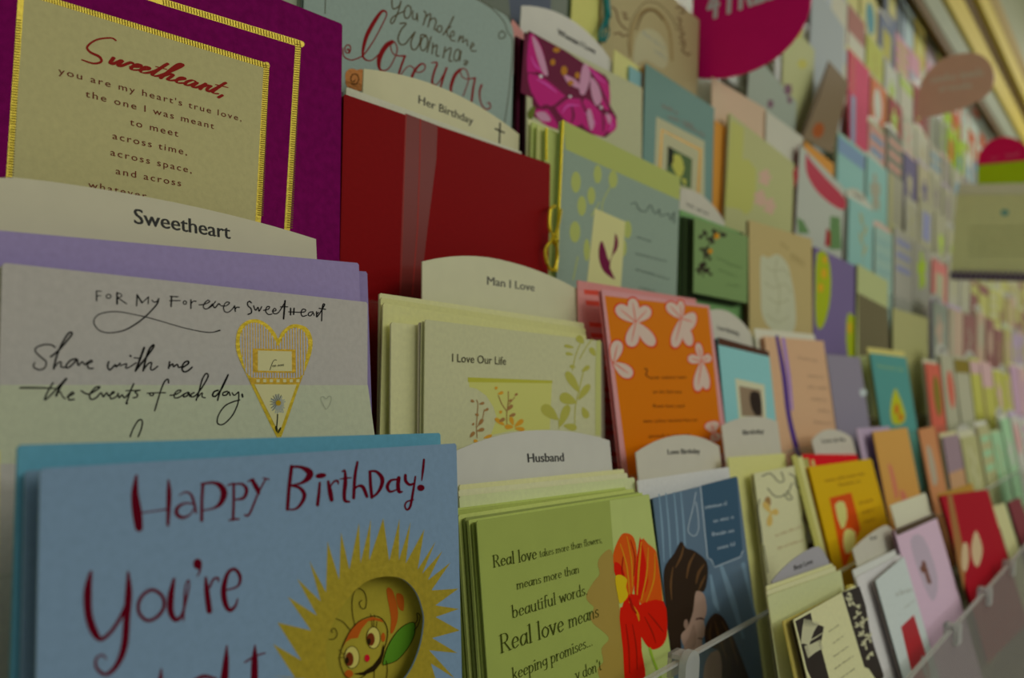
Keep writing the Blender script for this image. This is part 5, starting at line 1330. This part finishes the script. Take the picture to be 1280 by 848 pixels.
# ================================================================ the rack
X0, X1 = -.55, 7.0
rack = empty('card_rack', Matrix.Translation((X0, .55, 0)))
tag(rack, 'long tiered greeting card rack with clear acrylic lips on every tier', 'display rack')
ro = Vector((X0, .55, 0))
def rbox(name, x0, x1, y0, y1, z0, z1, m, parent=None, label=None):
    V, Fc = boxvf(x0 - ro.x, x1 - ro.x, y0 - ro.y, y1 - ro.y, z0, z1)
    o = mesh_obj(name, V, Fc, m, parent or rack)
    if label: o['label'] = label
    return o
shelfm = mat('#77775f', 'plain'); risem = mat('#6b6a52', 'plain')
frost = clearmat('frosted_acrylic', (.85, .86, .84), .26, .35, (.5, .5, .47))
clipm = clearmat('clip_plastic', (.92, .92, .92), .55, .2, (.75, .78, .75))
for k in range(0, 11):
    yb = LIPY[k + 1] if k < 10 else .53
    zt = BASE[k + 1] if k < 10 else 1.35 + HH[10] + .03
    rbox('shelf', X0, X1, LIPY[k] + .003, yb + .004, BASE[k] - .005, BASE[k], shelfm)
    rbox('riser', X0, X1, yb + .004, yb + .007, BASE[k] - .005, zt - .0055, risem)
    a0 = math.radians(LEAN[k])
    zl = BASE[k] - .0056 - (.16 if k == 0 else 0)
    tl = math.tan(a0) * .5
    # lip: a thin plate leaning back slightly, with a thicker rounded top bead
    V = []; yk = LIPY[k]
    th = .002
    for x_ in (X0, X1):
        for z_, y_ in ((zl, yk - (LIPZ[k] - zl) * tl), (LIPZ[k], yk)):
            V += [(x_ - ro.x, y_ - ro.y, z_), (x_ - ro.x, y_ - ro.y + th, z_)]
    lip = mesh_obj('shelf_lip', V, [(0, 4, 6, 2), (1, 3, 7, 5), (2, 6, 7, 3), (0, 1, 5, 4), (0, 2, 3, 1), (4, 5, 7, 6)], frost if k == 0 else clear, rack)
    lip['label'] = 'frosted acrylic front plate' if k == 0 else 'clear acrylic lip'
    rbox('lip_bead', X0, X1, yk - .0003, yk + .0023, LIPZ[k] - .0006, LIPZ[k] + .0007, clearmat('bead_%d' % k, (.95, .96, .95), .5, .15, (.85, .87, .83)) if k < 2 else clear, lip)
    cps = {1: [855, 1090], 0: [1192, 1232, 1262]}.get(k, [])
    for px in cps:
        lo, hi = -1, 9
        for _ in range(40):
            m_ = (lo + hi) / 2
            if project(Vector((m_, yk, LIPZ[k])))[0] < px: lo = m_
            else: hi = m_
        V = []; Fc = []; n_ = 14; xo = lo - ro.x; cl_ = .010 if k == 0 else .03
        # a moulded tab with a round head that hooks over the lip
        for y_ in (yk - .0045 - ro.y, yk - .001 - ro.y):
            V += [(xo - .0075, y_, LIPZ[k] - cl_), (xo + .0075, y_, LIPZ[k] - cl_)] + [(xo + .0075 * math.cos(3.1416 * q_ / n_), y_, LIPZ[k] - .001 + .0065 * math.sin(3.1416 * q_ / n_)) for q_ in range(n_ + 1)]
        m_ = n_ + 3
        Fc = [tuple(range(m_)), tuple(range(2 * m_ - 1, m_ - 1, -1))] + [(q_, q_ + m_, (q_ + 1) % m_ + m_, (q_ + 1) % m_) for q_ in range(m_)]
        boxvf(xo - .005, xo + .005, yk - .0015 - ro.y, yk + .006 - ro.y, LIPZ[k] + .0012, LIPZ[k] + .0035, V, Fc)
        boxvf(xo - .005, xo + .005, yk + .004 - ro.y, yk + .006 - ro.y, LIPZ[k] - .008, LIPZ[k] + .0035, V, Fc)
        mesh_obj('lip_clip', V, Fc, clipm, lip)
rbox('plinth', X0, X1, LIPY[0] + .02, .53, 0.0, BASE[0] - .006, mat('#5e5644', 'plain'))
rbox('back_panel', X0, X1, .531, .549, 0.0, 2.42, risem)

# ================================================================ cornice, walls, floor, ceiling
def DZ(D, s): return (D, 1.35 + height_at(D, s))
def strip(name, prof, m, depth=.02):
    """Moulding: a profile of (Y, Z) points extruded along the rack."""
    V = []; n = len(prof)
    for x_ in (X0, X1): V += [(x_, y_, z_) for y_, z_ in prof]
    Fc = [(i, (i + 1) % n, (i + 1) % n + n, i + n) for i in range(n)] + [tuple(range(n)), tuple(range(2 * n - 1, n - 1, -1))]
    o = mesh_obj(name, V, Fc, m); o['kind'] = 'structure'; return o
def woodm(h, k):
    m = mat(h, 'plain').copy(); nt = m.node_tree
    n = next(x for x in nt.nodes if x.type == 'TEX_NOISE'); n.inputs['Scale'].default_value = k
    mp = nt.nodes.new('ShaderNodeMapping'); mp.inputs['Scale'].default_value = (.15, 6, 6)
    tc = next(x for x in nt.nodes if x.type == 'TEX_COORD')
    nt.links.new(tc.outputs['Object'], mp.inputs[0]); nt.links.new(mp.outputs[0], n.inputs['Vector'])
    return m
gold_w = woodm('#a8913c', 12); dark_w = woodm('#4c3808', 14); grey_f = mat('#767c68', 'plain'); brown_w = woodm('#7c6826', 12)
def quadprof(D0, s0, D1, s1, back=.525):
    a_, b_ = DZ(D0, s0), DZ(D1, s1); return [a_, b_, (back, b_[1]), (back, a_[1])]
strip('trim_1', quadprof(.452, 1.60, .452, 1.648, .462), dark_w)
strip('trim_2', quadprof(.455, 1.66, .455, 1.79, .465), grey_f)
strip('trim_3', quadprof(.447, 1.84, .442, 2.0), gold_w)
strip('trim_4', quadprof(.440, 2.012, .432, 2.085), dark_w)
strip('trim_5', quadprof(.420, 2.17, .415, 2.30), gold_w)
strip('trim_6', quadprof(.413, 2.313, .405, 2.44), brown_w)
wm = mat('#7b7f66', 'plain')
def wall(name, x0, x1, y0, y1, z0, z1, m):
    V, Fc = boxvf(x0, x1, y0, y1, z0, z1); o = mesh_obj(name, V, Fc, m); o['kind'] = 'structure'; return o
zt = DZ(.405, 2.44)[1] + .002
wall('wall_upper', X0, X1, .43, .60, zt, 2.9, wm)
wall('wall_back', X0 - .5, X1 + 1, .60, .70, 0, 2.9, wm)
wall('floor', X0 - 1.5, X1 + 1, -5.2, .70, -.1, 0, mat('#6f6a5c', 'plain'))
wall('ceiling', X0 - 1.5, X1 + 1, -5.2, .70, 2.9, 3.0, mat('#8f8f88', 'plain'))
